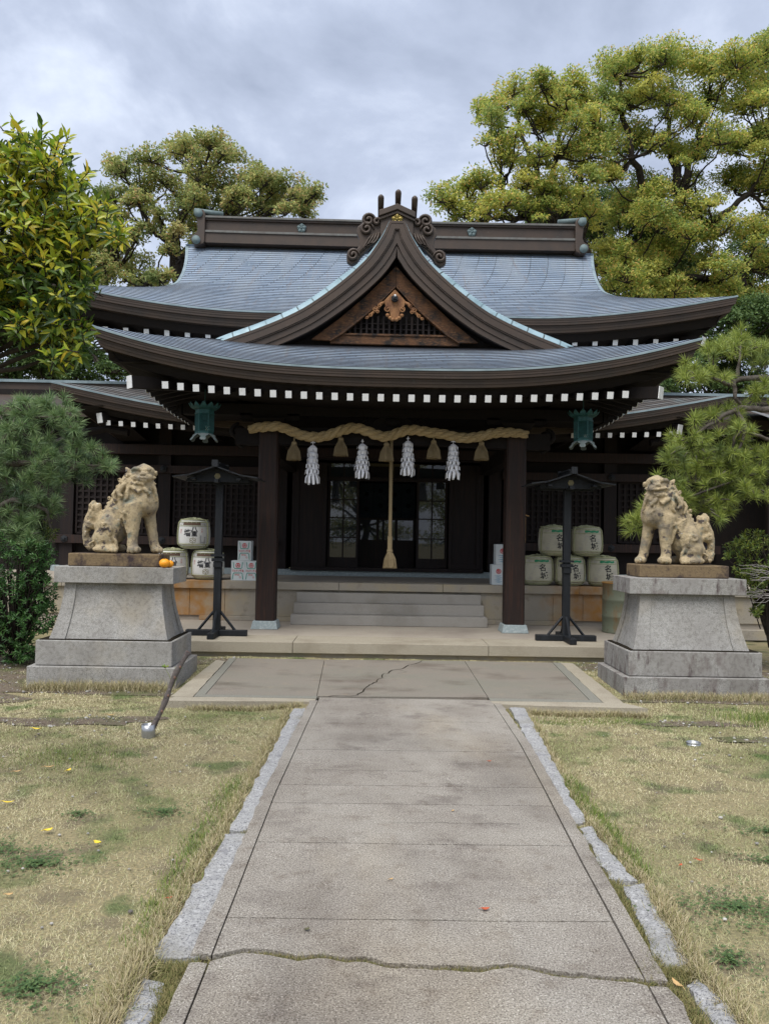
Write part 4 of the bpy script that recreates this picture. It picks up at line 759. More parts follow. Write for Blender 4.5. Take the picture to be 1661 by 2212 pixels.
# ================================================================== PEDESTALS AND STONE LIONS
def frust(bd, cx, cy, hx0, hy0, z0, hx1, hy1, z1, curve=0., n=8, part='all'):
    vs = []
    for j in range(n+1):
        t_ = j/n; k = (1-t_)**(1+curve) if curve else 1-t_
        hx, hy = hx1+(hx0-hx1)*k, hy1+(hy0-hy1)*k; z = z0+(z1-z0)*t_
        vs += [(cx-hx, cy-hy, z), (cx+hx, cy-hy, z), (cx+hx, cy+hy, z), (cx-hx, cy+hy, z)]
    bd.add(vs, [(j*4+i, j*4+(i+1) % 4, (j+1)*4+(i+1) % 4, (j+1)*4+i) for j in range(n) for i in range(4)]+[(3, 2, 1, 0), (n*4, n*4+1, n*4+2, n*4+3)])
def pedestal(cx, ccx, dz, m_, label, flip):
    T = thing('stone_pedestal', label, 'pedestal', (cx, -3.2, -.1), 'granite pedestals under the stone lions')
    b = B(); b.bb(cx-.84, cx+.84, -3.75, -2.72, -.14, .165+dz); b.build('plinth_course', m_, T, bevel=.008)
    b = B(); j = .50 if flip < 0 else -.50
    b.bb(cx-.77, cx+.77, -3.7, -3.29, .171+dz, .452+dz); b.build('base_block', m_, T, bevel=.008); b = B(); b.bb(cx-.77, cx+.77, -3.282, -2.76, .171+dz, .452+dz); b.build('base_block', m_, T, bevel=.008); b = B(); b.bb(cx-.74, cx+.74, -3.67, -2.80, .16+dz, .462+dz); b.build('joint_core', 'crack_soil', T)
    b = B(); frust(b, (cx+ccx)/2, -3.235, .66, .375, .458+dz, .545, .255, 1.095+dz, .7); b.build('flared_body', 'granite', T)
    for sx in (-1, 1):                # raised corner ribs
        for sy in (-1, 1):
            b = B(); vs = []; n = 8; c0 = (cx+ccx)/2
            for q in range(n+1):
                t_ = q/n; k = (1-t_)**1.7; hx, hy = .545+(.66-.545)*k, .255+(.375-.255)*k; z = .459+dz+(.635)*t_
                w = .13+.05*k; e_ = .014
                X, Y = c0+sx*(hx+e_), -3.235+sy*(hy+e_)
                vs += [(X, Y, z), (X-sx*w, Y, z), (X-sx*w, Y+(-sy)*e_*1.5, z), (X-sx*.06, Y-sy*.06, z), (X-sx*e_*1.5, Y-sy*w*.8, z), (X, Y-sy*w*.8, z)]
            fs = [(q*6+i, q*6+(i+1) % 6, (q+1)*6+(i+1) % 6, (q+1)*6+i) for q in range(n) for i in range(6)]
            b.add(vs, fs if sx*sy > 0 else [f[::-1] for f in fs]); b.build('corner_rib', 'granite', T)
    b = B(); b.bb(ccx-.685, ccx+.685, -3.57, -2.94, 1.098+dz, 1.285+dz); b.build('cap_slab', m_, T, bevel=.006)
    return T
pedestal(-3.32, -3.275, .0, 'granite', 'clean grey granite pedestal left of the terrace with two oranges on it', -1)
pedestal(3.42, 3.385, -.02, 'stained_granite', 'granite pedestal right of the terrace with dark drip stains down its blocks', 1)
SC = .000768
def L3(u, v, y): return Vector(((u-700)*SC, y, (1590-v)*SC))
def lion_stage1(openm):
    b = B(); E_ = lambda u, v, y, ru, rv, ry, R=None: b.ell(L3(u, v, y), (ru*SC, ry, rv*SC), R, 20, 12)
    T_ = lambda pts, rad, n=14: b.tube([L3(*p) for p in pts], [r*SC for r in rad], n)
    RY = lambda d: rot('Y', math.radians(d))
    E_(690, 980, 0, 270, 440, .150, RY(32)); E_(560, 1180, 0, 260, 330, .155, RY(20)); E_(470, 1370, 0, 230, 190, .155)
    E_(930, 740, 0, 270, 290, .175); E_(1030, 790, -.03, 215, 210, .165); E_(1130, 800, .01, 130, 190, .12)
    E_(900, 830, -.09, 150, 150, .09); E_(1120, 860, -.05, 120, 120, .10)
    E_(900, 520, 0, 235, 250, .17); E_(1010, 560, -.02, 210, 170, .16); E_(760, 640, .02, 190, 220, .15, RY(25))
    # head, turned to the viewer
    E_(1000, 370, -.02, 190, 165, .155); E_(1040, 300, -.03, 160, 105, .13); E_(1030, 225, -.02, 70, 55, .06)
    E_(1110, 400, -.12, 100, 68, .085); E_(1010, 415, -.12, 110, 60, .06)
    E_(560, 1180, -.115, 175, 225, .085); E_(560, 1180, .115, 175, 225, .085); E_(500, 1340, -.12, 170, 150, .08)
    for yy in (-.145, .14):
        E_(520, 1520, yy, 215, 62, .065); E_(640, 1510, yy, 90, 66, .062)
    # forelegs
    T_([(900, 820, -.10), (930, 1000, -.12), (935, 1180, -.125), (925, 1360, -.13), (925, 1470, -.135)], [150, 120, 92, 80, 84]); E_(965, 1520, -.155, 115, 66, .072)
    T_([(1090, 830, .02), (1110, 1000, .045), (1140, 1180, .055), (1175, 1360, .06), (1190, 1460, .06)], [140, 100, 88, 78, 80]); E_(1240, 1520, .045, 105, 62, .07)
    # tail: rises behind the haunches, curls and ends in a flame
    T_([(330, 1480, .0), (215, 1500, 0), (160, 1430, 0), (145, 1300, 0), (150, 1180, 0), (185, 1080, 0), (240, 1000, 0), (260, 900, 0), (235, 830, 0), (250, 780, 0), (295, 768, 0)], [60, 66, 62, 58, 62, 80, 92, 80, 56, 36, 12]); E_(215, 1160, -.02, 78, 70, .07); E_(310, 900, .0, 60, 120, .05, RY(30))
    T_([(420, 1150, -.0), (330, 1010, 0), (370, 920, 0)], [90, 60, 30])
    return b
def lion_stage2(openm):
    b = B(); E_ = lambda u, v, y, ru, rv, ry, R=None: b.ell(L3(u, v, y), (ru*SC, ry, rv*SC), R, 14, 9)
    T_ = lambda pts, rad, n=10: b.tube([L3(*p) for p in pts], [r*SC for r in rad], n)
    RY = lambda d: rot('Y', math.radians(d))
    def curl(u, v, y, r, turns=1.3, sg=1, a0=0., w=.30):
        pts = []
        for i in range(18):
            t_ = i/17; rr_ = r*(1-.8*t_); a = a0+sg*turns*2*PI*t_; p = L3(u, v, y); pts.append(p+Vector((rr_*SC*math.cos(a), -.012*t_, rr_*SC*math.sin(a))))
        b.tube(pts, [r*w*SC*(1-.35*i/17) for i in range(18)], 8)
    def lock(pts, rad): T_(pts, rad); 
    # brows, eyes, nose, cheeks, lips
    T_([(880, 300, -.135), (940, 268, -.155), (1010, 272, -.165), (1065, 300, -.170), (1120, 285, -.155), (1185, 275, -.12)], [18, 34, 34, 26, 32, 18])
    E_(990, 322, -.150, 34, 21, .022); E_(1130, 330, -.155, 28, 20, .022)
    T_([(940, 335, -.15), (990, 350, -.165), (1035, 345, -.165)], [10, 14, 10])
    E_(1085, 352, -.185, 52, 34, .035); E_(1040, 376, -.185, 26, 20, .02); E_(1135, 380, -.185, 26, 20, .02); T_([(1060, 310, -.165), (1080, 350, -.19)], [26, 34])
    up_ = [(865, 385, -.120), (900, 408, -.150), (960, 392, -.178), (1020, 408, -.195), (1090, 415, -.208), (1150, 420, -.190), (1180, 425, -.15)]
    T_(up_, [16, 19, 20, 20, 20, 18, 12])
    if openm:
        T_([(u, v+72+8*math.sin(i), y+.025) for i, (u, v, y) in enumerate(up_)][1:-1], [14, 18, 20, 18, 14]); E_(1030, 520, -.13, 120, 40, .06)
        for u in (930, 985, 1120): E_(u, 432, -.165, 11, 20, .012)
    else:
        T_([(u, v+36, y+.006) for u, v, y in up_][1:-1], [14, 17, 18, 17, 12]); T_([(u, v+64, y+.018) for u, v, y in up_][2:-1], [13, 16, 15, 10])
        E_(940, 425, -.172, 11, 20, .012); E_(1035, 455, -.2, 9, 14, .01)
    # ears
    T_([(840, 330, -.07), (800, 285, -.085), (772, 245, -.085)], [52, 40, 12]); T_([(1190, 340, .02), (1205, 315, .0), (1225, 295, -.01)], [40, 36, 14])
    # mane curls
    for q in [(815, 380, -.145, 42, 1.2, 1), (800, 455, -.150, 46, 1.3, -1), (870, 480, -.155, 40, 1.2, 1), (1195, 410, -.06, 36, 1.2, 1), (1205, 480, -.06, 36, 1.2, -1), (760, 545, -.13, 40, 1.2, 1), (700, 470, -.09, 36, 1.2, 1), (655, 545, -.06, 40, 1.2, -1), (545, 740, -.125, 34, 1.3, 1), (640, 360+80, .0, 34, 1.1, 1)]: curl(*q)
    lock([(800, 500, -.15), (745, 560, -.16), (710, 640, -.165), (730, 700, -.168), (775, 700, -.17)], [30, 40, 42, 36, 22]); lock([(650, 600, -.12), (610, 680, -.135), (640, 760, -.14), (660, 790, -.14)], [26, 30, 26, 20])
    lock([(850, 560, -.16), (840, 650, -.17), (845, 720, -.172), (800, 765, -.17)], [28, 38, 32, 20]); lock([(880, 540, -.165), (960, 590, -.185), (1020, 635, -.19), (1050, 600, -.185)], [30, 40, 36, 20])
    lock([(1090, 560, -.17), (1140, 620, -.165), (1175, 660, -.15), (1190, 620, -.14)], [26, 34, 30, 16]); lock([(1180, 500, -.09), (1225, 580, -.07), (1240, 660, -.06), (1262, 770, -.05)], [26, 28, 26, 18]); lock([(1120, 660, -.16), (1130, 740, -.165), (1180, 800, -.14)], [20, 24, 14])
    for k in range(5): E_(905+k*45, 500+14*math.sin(k*2), -.17, 22, 34, .03)
    for k in range(7): E_(620-k*33, 560+k*62, .0, 26, 30, .06)
    # chest folds, shoulder scroll, ribs, haunch curl, toes
    curl(835, 945, -.180, 40, 1.2, -1, 1.0, .36); T_([(800, 930, -.17), (785, 1020, -.16), (810, 1120, -.15), (840, 1260, -.14)], [26, 24, 20, 10])
    for k in range(6): T_([(600+k*14, 860+k*44, -.142-.004*k), (680+k*8, 900+k*44, -.160), (760-k*4, 965+k*40, -.150)], [8, 15, 7])
    curl(530, 1150, -.190, 70, 1.2, 1, 2.6, .34); T_([(590, 1120, -.185), (620, 1200, -.19), (600, 1290, -.185), (560, 1330, -.17)], [24, 30, 26, 14]); T_([(640, 1320, -.16), (680, 1400, -.15), (690, 1470, -.14)], [22, 30, 24])
    for (u0_, y, z_) in ((905, -.20, 1525), (965, -.215, 1525), (1022, -.20, 1522)): E_(u0_, z_, y, 34, 52, .035)
    for (u0_, y, z_) in ((1215, .0, 1525), (1275, -.005, 1525), (1315, .02, 1530)): E_(u0_, z_, y, 34, 50, .035)
    for u in (590, 650, 700): E_(u, 1535, -.19, 34, 42, .03)
    T_([(160, 1120, -.05), (220, 1110, -.075), (270, 1150, -.06), (240, 1200, -.055)], [16, 26, 20, 12]); T_([(330, 1400, -.13), (270, 1440, -.12), (280, 1490, -.11)], [16, 24, 20])
    for q in ((220, 860, -.05), (270, 880, -.055), (230, 960, -.06), (160, 1290, -.04)): E_(*q, 18, 50, .02)
    if openm:
        T_([(170, 1500, -.02), (150, 1420, -.04), (118, 1390, -.05)], [50, 34, 16]); T_([(230, 1520, -.08), (190, 1500, -.10)], [40, 20])
    return b
def remesh(b, vox, sm, extra=None):
    me = bpy.data.meshes.new('tmp'); me.from_pydata(b.v, [], b.f); o = bpy.data.objects.new('tmp', me); S.collection.objects.link(o)
    m_ = o.modifiers.new('r', 'REMESH'); m_.mode = 'VOXEL'; m_.voxel_size = vox
    m_ = o.modifiers.new('s', 'SMOOTH'); m_.factor = .5; m_.iterations = sm
    bpy.context.view_layer.update(); me2 = bpy.data.meshes.new_from_object(o.evaluated_get(bpy.context.evaluated_depsgraph_get()))
    v = [tuple(x.co) for x in me2.vertices]; f = [tuple(p.vertices) for p in me2.polygons]; bpy.data.objects.remove(o); bpy.data.meshes.remove(me); bpy.data.meshes.remove(me2)
    q = B(); q.v = v; q.f = f; q.mi = [0]*len(f); return q
def make_lion(openm, loc, mirror, label):
    a = remesh(lion_stage1(openm), .016, 9); d_ = lion_stage2(openm); a.add(d_.v, d_.f); a = remesh(a, .0085, 1)
    sx = -1 if mirror else 1; out = B(); vs = []
    for p in a.v:
        n_ = mnoise.noise((p[0]*22, p[1]*22, p[2]*22+5*mirror))*.004+mnoise.noise((p[0]*60, p[1]*60, p[2]*60))*.0018
        vs.append((p[0]*sx+n_+loc[0], p[1]+n_+loc[1], max(p[2]+n_, .0)+loc[2]+.0))
    out.add(vs, [f[::-1] for f in a.f] if mirror else a.f)
    T = thing('stone_lion', label, 'statue', loc, 'pair of guardian lion statues')
    out.build('body', 'sandstone', T, True); b = B(); x0_, x1_ = sorted(((5-700)*SC*sx, (1388-700)*SC*sx)); b.bb(loc[0]+x0_, loc[0]+x1_, loc[1]-.25, loc[1]+.23, loc[2]-.145, loc[2]+.004); b.build('plinth', 'plinth_stone', T, bevel=.012)
    return T
make_lion(False, (-3.312, -3.22, 1.432), False, 'mossy sandstone lion with its mouth closed, on the clean grey pedestal')
make_lion(True, (3.378, -3.22, 1.412), True, 'sandstone lion with its mouth open, on the drip stained pedestal')
OG = 'oranges on the left pedestal'
for (px, r, Y, lb) in ((355.5, .062, -3.53, 'larger ripe orange lying in front of the lion plinth'), (366, .050, -3.46, 'smaller orange tucked behind the larger one')):
    p = at(px, 1218, Y); T = thing('orange_fruit', lb, 'fruit', (p[0], Y, 1.285+r*.86), OG)
    b = B(); b.ell((p[0], Y, 1.285+r*.86), (r, r, r*.86), None, 22, 14); b.build('peel', 'orange_skin', T, True); b = B(); b.lathe([(0, .004), (r*.12, .003), (r*.14, -.004)], (p[0], Y-r*.3, 1.285+r*1.68), 6); b.build('calyx', 'soil', T)
# ================================================================== SAKE BARRELS
def Rz(z, R): return R*(.93+.10*math.sin(PI*(z/.5+.12)*.86))
def wrap(bd, v, f, x0, z0, R, off=.004, sub=False):
    vs = []
    for x, z in v: a = -PI/2+(x+x0)/R; zz_ = z+z0; r_ = Rz(zz_, R)+off; vs.append((r_*math.cos(a), r_*math.sin(a), zz_))
    bd.add(vs, f)
def wrect(bd, x0, x1, z0, z1, R, off=.003, n=10):
    v = []; 
    for i in range(n+1): x = x0+(x1-x0)*i/n; v += [(x, z0), (x, z1)]
    wrap(bd, v, [(2*i, 2*i+2, 2*i+3, 2*i+1) for i in range(n)], 0, 0, R, off)
def wtext(bd, txt, size, x, z, R, off=.005, sx=1.):
    v, f = text2d(txt, size, sx); wrap(bd, v, f, x, z, R, off)
def rope(bd, pts, r, pitch=.05, strands=2):
    P = [Vector(p) for p in pts]; fine = []
    for i in range(len(P)-1):
        L_ = (P[i+1]-P[i]).length; k = max(2, int(L_/(pitch/6)))
        fine += [P[i].lerp(P[i+1], j/k) for j in range(k)]
    fine.append(P[-1]); s_ = 0
    for st in range(strands):
        out = []; s_ = 0
        for i, p in enumerate(fine):
            t_ = (fine[min(i+1, len(fine)-1)]-fine[max(i-1, 0)]).normalized(); n1 = t_.orthogonal().normalized() if abs(t_.dot(Vector((0, 1, 0)))) > .95 else t_.cross(Vector((0, 1, 0))).normalized(); n2 = t_.cross(n1)
            if i: s_ += (p-fine[i-1]).length
            a = 2*PI*(s_/pitch+st/strands); out.append(p+(n1*math.cos(a)+n2*math.sin(a))*r*.5)
        bd.tube(out, r*.58, 6)
def make_barrel(kind):
    R = .275 if kind == 0 else .268; H_ = .53
    T = thing('sake_barrel', None, 'barrel', (0, 0, 0)); cloth = 'barrel_cloth' if kind == 0 else 'barrel_straw'
    b = B(); prof = [(0, .0), (R*.62, .0), (R*.80, .03), (Rz(.09, R), .09)]+[(Rz(z, R), z) for z in np.linspace(.12, .44, 9)]+[(Rz(.47, R)*.985, .475), (R*.86, .505), (R*.5, .52), (0, .522)]
    b.lathe(prof, n=48); b.build('body', cloth, T, True)
    b = B()
    for z, r_, k in ((.085, .007, 1.006), (.405, .006, 1.006), (.475, .010, .99)):
        b = B(); b.tube([(Rz(z, R)*k*math.cos(a), Rz(z, R)*k*math.sin(a), z) for a in np.linspace(0, 2*PI, 41)], r_, 6, False); b.build('hoop_cord', 'green_rope', T, True)
    for z, r_ in ((.045, .014), (.02, .012)):
        b = B(); b.tube([(R*(.86 if z > .03 else .74)*math.cos(a), R*(.86 if z > .03 else .74)*math.sin(a), z) for a in np.linspace(0, 2*PI, 41)], r_, 8, False); b.build('foot_cord', 'green_rope', T, True)
    for aa in (-PI/2-1.12, -PI/2+1.12):      # stout cords up both sides and over the lid
        b = B(); ca, sa = math.cos(aa), math.sin(aa)
        pts = [(R*.55*ca, R*.55*sa, .0), (R*.82*ca, R*.82*sa, .03)]+[((Rz(z, R)+.012)*ca, (Rz(z, R)+.012)*sa, z) for z in np.linspace(.09, .46, 8)]+[(R*.9*ca, R*.9*sa, .505), (R*.4*ca, R*.4*sa, .54), (0, 0, .545)]
        rope(b, pts, .015, .06); b.build('side_rope', 'green_rope', T, True)
    b = B(); b.tube([(R*.85*math.cos(a), R*.85*math.sin(a), .515) for a in np.linspace(0, 2*PI, 41)], .014, 8, False); b.ell((0, -.02, .545), (.045, .04, .02)); b.ell((.03, -.04, .535), (.03, .03, .02)); b.build('lid_rope', 'green_rope', T, True)
    if kind == 0:
        b = B(); wtext(b, '八', .105, .055, .345, R, sx=1.15); wtext(b, '重', .105, .055, .262, R); wtext(b, '墻', .135, -.065, .275, R, sx=.95); b.build('brand_lettering', 'ink', T)
        b = B(); wrect(b, -.16, .17, .418, .455, R, .003, 16)
        for k in range(4): wrap(b, [(.042*math.cos(a), .022*math.sin(a)) for a in np.linspace(0, 2*PI, 12, endpoint=False)], [tuple(range(12))], -.12+k*.083, .452, R, .0036)
        b.build('crest_band', 'brown_print', T)
        b = B(); wtext(b, '金撰', .042, -.215, .43, R, .004); wtext(b, '御禮', .042, .225, .43, R, .004)
        for k, c_ in enumerate('白鶴神宮'[:0] or '播州姫路'): wtext(b, c_, .024, .235, .20-k*.03, R, .004)
        for k, c_ in enumerate('清酒御用'): wtext(b, c_, .02, -.235, .20-k*.026, R, .004)
        b.build('small_lettering', 'faded_print', T)
        b = B()
        for k, c_ in enumerate('鳳凰'): wtext(b, c_, .036, -.20, .33-k*.042, R, .004)
        for k, c_ in enumerate('京販'): wtext(b, c_, .032, .19, .345-k*.042, R, .004)
        b.build('red_lettering', 'pale_red_print', T)
        b = B(); hexo = [(.058*math.cos(a), .055*math.sin(a)) for a in np.linspace(PI/2, 2.5*PI, 7)[:6]]; hexi = [(x*.86, z*.86) for x, z in hexo]
        wrap(b, hexo+hexi, [(i, (i+1) % 6, 6+(i+1) % 6, 6+i) for i in range(6)], .03, .15, R, .0045)
        for k in range(4): a = PI/2*k; wrap(b, [(.03*math.cos(a)+.012*math.cos(a+PI/2), .03*math.sin(a)+.012*math.sin(a+PI/2)), (.008*math.cos(a), .008*math.sin(a)), (.03*math.cos(a)-.012*math.cos(a+PI/2), .03*math.sin(a)-.012*math.sin(a+PI/2)), (.038*math.cos(a), .038*math.sin(a))], [(0, 1, 2, 3)], .03, .15, R, .0045)
        b.build('hexagon_emblem', 'olive_print', T)
        b = B(); wrect(b, .155, .175, .10, .24, R, .003); wrect(b, .245, .265, .10, .22, R, .003); wrect(b, .175, .245, .10, .125, R, .003); b.build('grey_panel', 'grey_print', T)
    else:
        b = B(); wtext(b, '名', .135, .045, .315, R, sx=1.0); wtext(b, '城', .135, .075, .175, R, sx=1.15); b.build('brand_lettering', 'ink', T)
        b = B(); top = [(x, .452+.010*abs(math.sin(x*26))) for x in np.linspace(-.10, .18, 25)]; bot = [(x, .424-.004*math.sin(x*60)) for x in np.linspace(-.10, .18, 25)]
        wrap(b, top+bot, [(i, 25+i, 26+i, i+1) for i in range(24)], 0, 0, R, .004); b.build('pine_band', 'green_print', T)
        b = B(); wtext(b, '金撰', .040, -.185, .435, R, .004); wtext(b, '清酒', .036, .225, .43, R, .004)
        rr_ = random.Random(5)
        for lv, (w, z) in enumerate(((.035, .355), (.05, .325), (.065, .29), (.08, .255), (.09, .215))):   # line drawing of a tiered keep
            wrap(b, [(-w-.015, -.004), (-w, .010), (w, .010), (w+.015, -.004), (w, -.001), (-w, -.001)], [tuple(range(6))[::-1]], -.055, z, R, .004)
            for k in range(int(w*60)): x = -.055-w+.02+k*.032; wrect(b, x, x+.004, z-.022, z-.006, R, .004, 1)
        for lv, (w, z) in enumerate(((.022, .30), (.035, .265), (.045, .23))):
            wrap(b, [(-w-.01, -.004), (-w, .009), (w, .009), (w+.01, -.004), (w, -.001), (-w, -.001)], [tuple(range(6))[::-1]], .165, z, R, .004)
            for k in range(3): x = .165-w+.01+k*.03; wrect(b, x, x+.004, z-.022, z-.006, R, .004, 1)
        for k in range(26): x = rr_.uniform(-.16, .19); z = rr_.uniform(.13, .20); wrap(b, [(0, 0), (.022, .006), (.03, 0), (.02, .003)], [(0, 1, 2, 3)[::-1]], x, z, R, .004)
        n = 20; wrap(b, [(.036*math.cos(2*PI*k/n)*q, .04*math.sin(2*PI*k/n)*q) for q in (1, .88) for k in range(n)], [(k, (k+1) % n, n+(k+1) % n, n+k) for k in range(n)], -.17, .13, R, .004); wtext(b, '姫', .05, -.17, .13, R, .004)
        b.build('castle_drawing', 'faded_print', T)
    return T
def place_copy(src, first, loc, rz, label, group):
    o = src if first else copy_tree(src); o.location = loc; o.rotation_euler = (0, 0, rz); o['label'] = label; o['group'] = group; return o
b0 = make_barrel(0)
for i, (px, py, z, rz, lb) in enumerate([(416, 1262, .87+.545, .02, 'white sake barrel with large black characters stacked on top of two others, left side'), (371, 1262, .87, .10, 'white sake barrel half hidden behind the oranges and the left pedestal cap'), (448, 1262, .87, -.06, 'white sake barrel with hexagon emblem, lower right of the left stack by the black post')]):
    p = at(px, py, 1.32); place_copy(b0, i == 0, (p[0], 1.36, z), rz, lb, 'white sake barrels stacked left of the porch')
b1 = make_barrel(1)
for i, (px, z, rz, lb) in enumerate([(1160.5, .87, .0, 'lower straw sake barrel right next to the right porch pillar'), (1229, .87, .05, 'middle straw sake barrel of the bottom row, crossed by the black post'), (1301, .87, -.04, 'straw sake barrel at the right end of the bottom row, by the stained pedestal'),
        (1196, .87+.535, .0, 'upper left straw sake barrel, partly behind the black post'), (1266, .87+.535, .03, 'upper right straw sake barrel, nearest the mouth-open lion')]):
    p = at(px, 1262, 1.32); place_copy(b1, i == 0, (p[0], 1.36, z), rz, lb, 'straw sake barrels stacked right of the porch')
# ================================================================== CARTONS
def make_carton(kind):
    w, d, h = (.236, .25, .35) if kind == 0 else (.24, .26, .36)
    T = thing('drink_carton', None, 'box', (0, 0, 0)); b = B(); b.bb(-w/2, w/2, -d/2, d/2, 0, h); b.build('box', 'carton', T, bevel=.004)
    y = -d/2-.0025
    def flatp(bd, poly, f, off=0): bd.add([(x, y-off, z) for x, z in poly], f)
    def ring(bd, c, r0, r1, n=24): flatp(bd, [(c[0]+r*math.cos(2*PI*k/n), c[1]+r*math.sin(2*PI*k/n)) for r in (r0, r1) for k in range(n)], [(k, (k+1) % n, n+(k+1) % n, n+k)[::-1] for k in range(n)])
    def txt(bd, t_, s, x, z, sx=1.): v, f = text2d(t_, s, sx); bd.add([(a+x, y-.001, c_+z) for a, c_ in v], f)
    if kind == 0:
        b = B(); ring(b, (0, .268), .034, .042); txt(b, '天', .075, 0, .262); b.build('round_emblem', 'red_print', T)
        b = B(); txt(b, 'マルテン醤油', .047, 0, .168, .74); b.build('brand_lettering', 'red_print', T)
        b = B(); L1 = [(-.088, .325), (-.076, .325), (-.066, .232), (-.056, .218), (.056, .218), (.066, .232), (.076, .325), (.088, .325), (.076, .226), (.060, .207), (-.060, .207), (-.076, .226)]
        flatp(b, L1, [(0, 1, 2, 11), (11, 2, 3, 10), (10, 3, 4, 9), (9, 4, 5, 8), (8, 5, 6, 7)]); flatp(b, [(x*1.12, .345-z) for x, z in L1], [(11, 2, 1, 0), (10, 3, 2, 11), (9, 4, 3, 10), (8, 5, 4, 9), (7, 6, 5, 8)]); b.build('green_frame', 'teal_print', T)
        b = B(); txt(b, '特級', .036, -.01, .098, 1.2); ring(b, (.042, .058), .010, .017, 14); b.build('small_print', 'pale_red_print', T)
    else:
        b = B(); ring(b, (.0, .24), .036, .046); txt(b, '魚', .07, 0, .236); b.build('round_emblem', 'red_print', T)
        b = B()
        for k in range(4): flatp(b, [(-.09+.03*(k % 2), .16-k*.035), (.06+.03*(k % 2), .165-k*.035), (.0, .148-k*.035)], [(0, 2, 1)])
        b.build('wave_marks', 'blue_print', T)
    return T
c0 = make_carton(0)
for i, (px, z, lb) in enumerate([(527, 1.222, 'red and green printed carton on top of two others, left of the porch pillar'), (513.7, .87, 'lower left printed carton of the three by the left porch pillar'), (542.6, .87, 'lower right printed carton, touching the left porch pillar in view')]):
    p = at(px, 1230, 1.2); place_copy(c0, i == 0, (p[0], 1.33, z), 0, lb, 'printed cartons left of the porch')
c1 = make_carton(1)
for i, (px, z, lb) in enumerate([(1077, .87, 'white carton with red ring and blue waves, low behind the right pillar'), (1085, 1.232, 'upper white carton mostly hidden behind the right pillar')]):
    p = at(px, 1230, 1.2); place_copy(c1, i == 0, (p[0], 1.33, z), 0, lb, 'white cartons behind the right pillar')
p = at(1131, 1174, 1.9); T = thing('wooden_notice', 'small new wood notice board on a post, peeping out behind the right pillar', 'sign', (p[0], 1.9, .87))
b = B(); b.bb(p[0]-.035, p[0]+.0, 1.88, 1.92, .87, 2.16); b.build('post', 'new_wood', T, bevel=.003); b = B(); b.bb(p[0]-.30, p[0]+.03, 1.87, 1.878, 1.62, 2.10); b.build('board', 'new_wood', T)
b = B(); b.box((p[0]-.02, 1.88, 2.155), (.22, .12, .014), rot('Y', .28)); b.box((p[0]-.24, 1.88, 2.155), (.24, .12, .014), rot('Y', -.28)); b.build('little_roof', 'new_wood', T)
# drum
T = thing('steel_drum', 'pale green steel drum streaked with rust, behind the drip stained pedestal', 'drum', (3.80, .18, .186))
b = B(); pr = [(0, .0), (.28, .0), (.29, .012), (.285, .02), (.285, .25), (.296, .265), (.285, .28), (.285, .52), (.296, .535), (.285, .55), (.285, .79), (.293, .80), (.293, .815), (.28, .815), (.28, .80), (0, .80)]
b.lathe(pr, (3.80, .18, .186), 40); b.build('shell', 'rust_drum', T, True); b = B(); b.tube([(3.80+.290*math.cos(a), .18+.290*math.sin(a), 1.0) for a in np.linspace(0, 2*PI, 41)], .011, 8, False); b.build('rim', 'rusty_granite', T, True)
# ================================================================== BLACK ROOFED POSTS
def make_post():
    T = thing('roofed_post', None, 'lantern post', (0, 0, 0))
    b = B(); b.bb(-.052, .052, -.052, .052, .07, 2.30); b.build('pole', 'black_wood', T, bevel=.004)
    for sx, sy in ((1, 0), (-1, 0), (0, -1), (0, 1)):
        b = B(); b.box((sx*.24, sy*.24, .045), (.10+.32*abs(sx), .10+.32*abs(sy), .085)); b.build('foot', 'black_wood', T, bevel=.008)
        b = B(); b.tube([(sx*.27, sy*.27, .08), (sx*.045, sy*.045, .36)], .02, 4); b.build('brace', 'black_wood', T)
    b = B(); b.box((0, -.02, 1.12), (.17, .12, .045)); b.box((0, -.02, 1.05), (.12, .10, .08)); b.box((0, -.02, 1.185), (.19, .13, .03)); b.build('bracket', 'black_wood', T)
    rf = B(); th = .016
    for sg in (-1, 1):
        for k, (xa, xb, za, zb) in enumerate(((.03, .24, 2.465, 2.395), (.21, .42, 2.40, 2.335), (.38, .60, 2.350, 2.318))):
            a = math.atan2(zb-za, xb-xa); rf.box((sg*(xa+xb)/2, -.0, (za+zb)/2), (math.hypot(xb-xa, zb-za)+.02, .80, th), rot('Y', -a*sg))
    rf.build('plank_roof', 'black_wood', T)
    b = B(); b.box((0, 0, 2.495), (.10, .78, .05)); b.box((0, -.40, 2.515), (.085, .05, .10)); b.box((0, .40, 2.515), (.085, .05, .10)); b.box((0, 0, 2.525), (.13, .70, .016)); b.build('ridge_cap', 'black_wood', T)
    for y in (-.20, .20):
        b = B(); b.prism([(-.46, 2.26), (.46, 2.26), (.44, 2.31), (.22, 2.37), (0, 2.455), (-.22, 2.37), (-.44, 2.31)], (0, y-.015, 0), (1, 0, 0), (0, 0, 1), (0, .03, 0)); b.build('gable_board', 'black_wood', T)
    b = B(); b.bb(-.40, .40, -.02, .02, 2.24, 2.30); b.bb(-.03, .03, -.3, .3, 2.25, 2.30); b.build('cross_arm', 'black_wood', T)
    b = B(); b.lathe([(0, .02), (.02, .018), (.022, .01), (.045, .008), (.048, 0)], (0, -.217, 2.345), 6, rot('X', PI/2)); b.build('hexagon_boss', 'olive_print', T)
    for sg in (-1, 1): b = B(); b.bb(sg*.33-.03, sg*.33+.03, -.34, .34, 2.285, 2.315); b.build('purlin', 'black_wood', T)
    return T
ps = make_post()
place_copy(ps, True, (-2.58, -1.05, .187), .0, 'black roofed post standing on the terrace left of the porch', 'black roofed posts on the terrace')
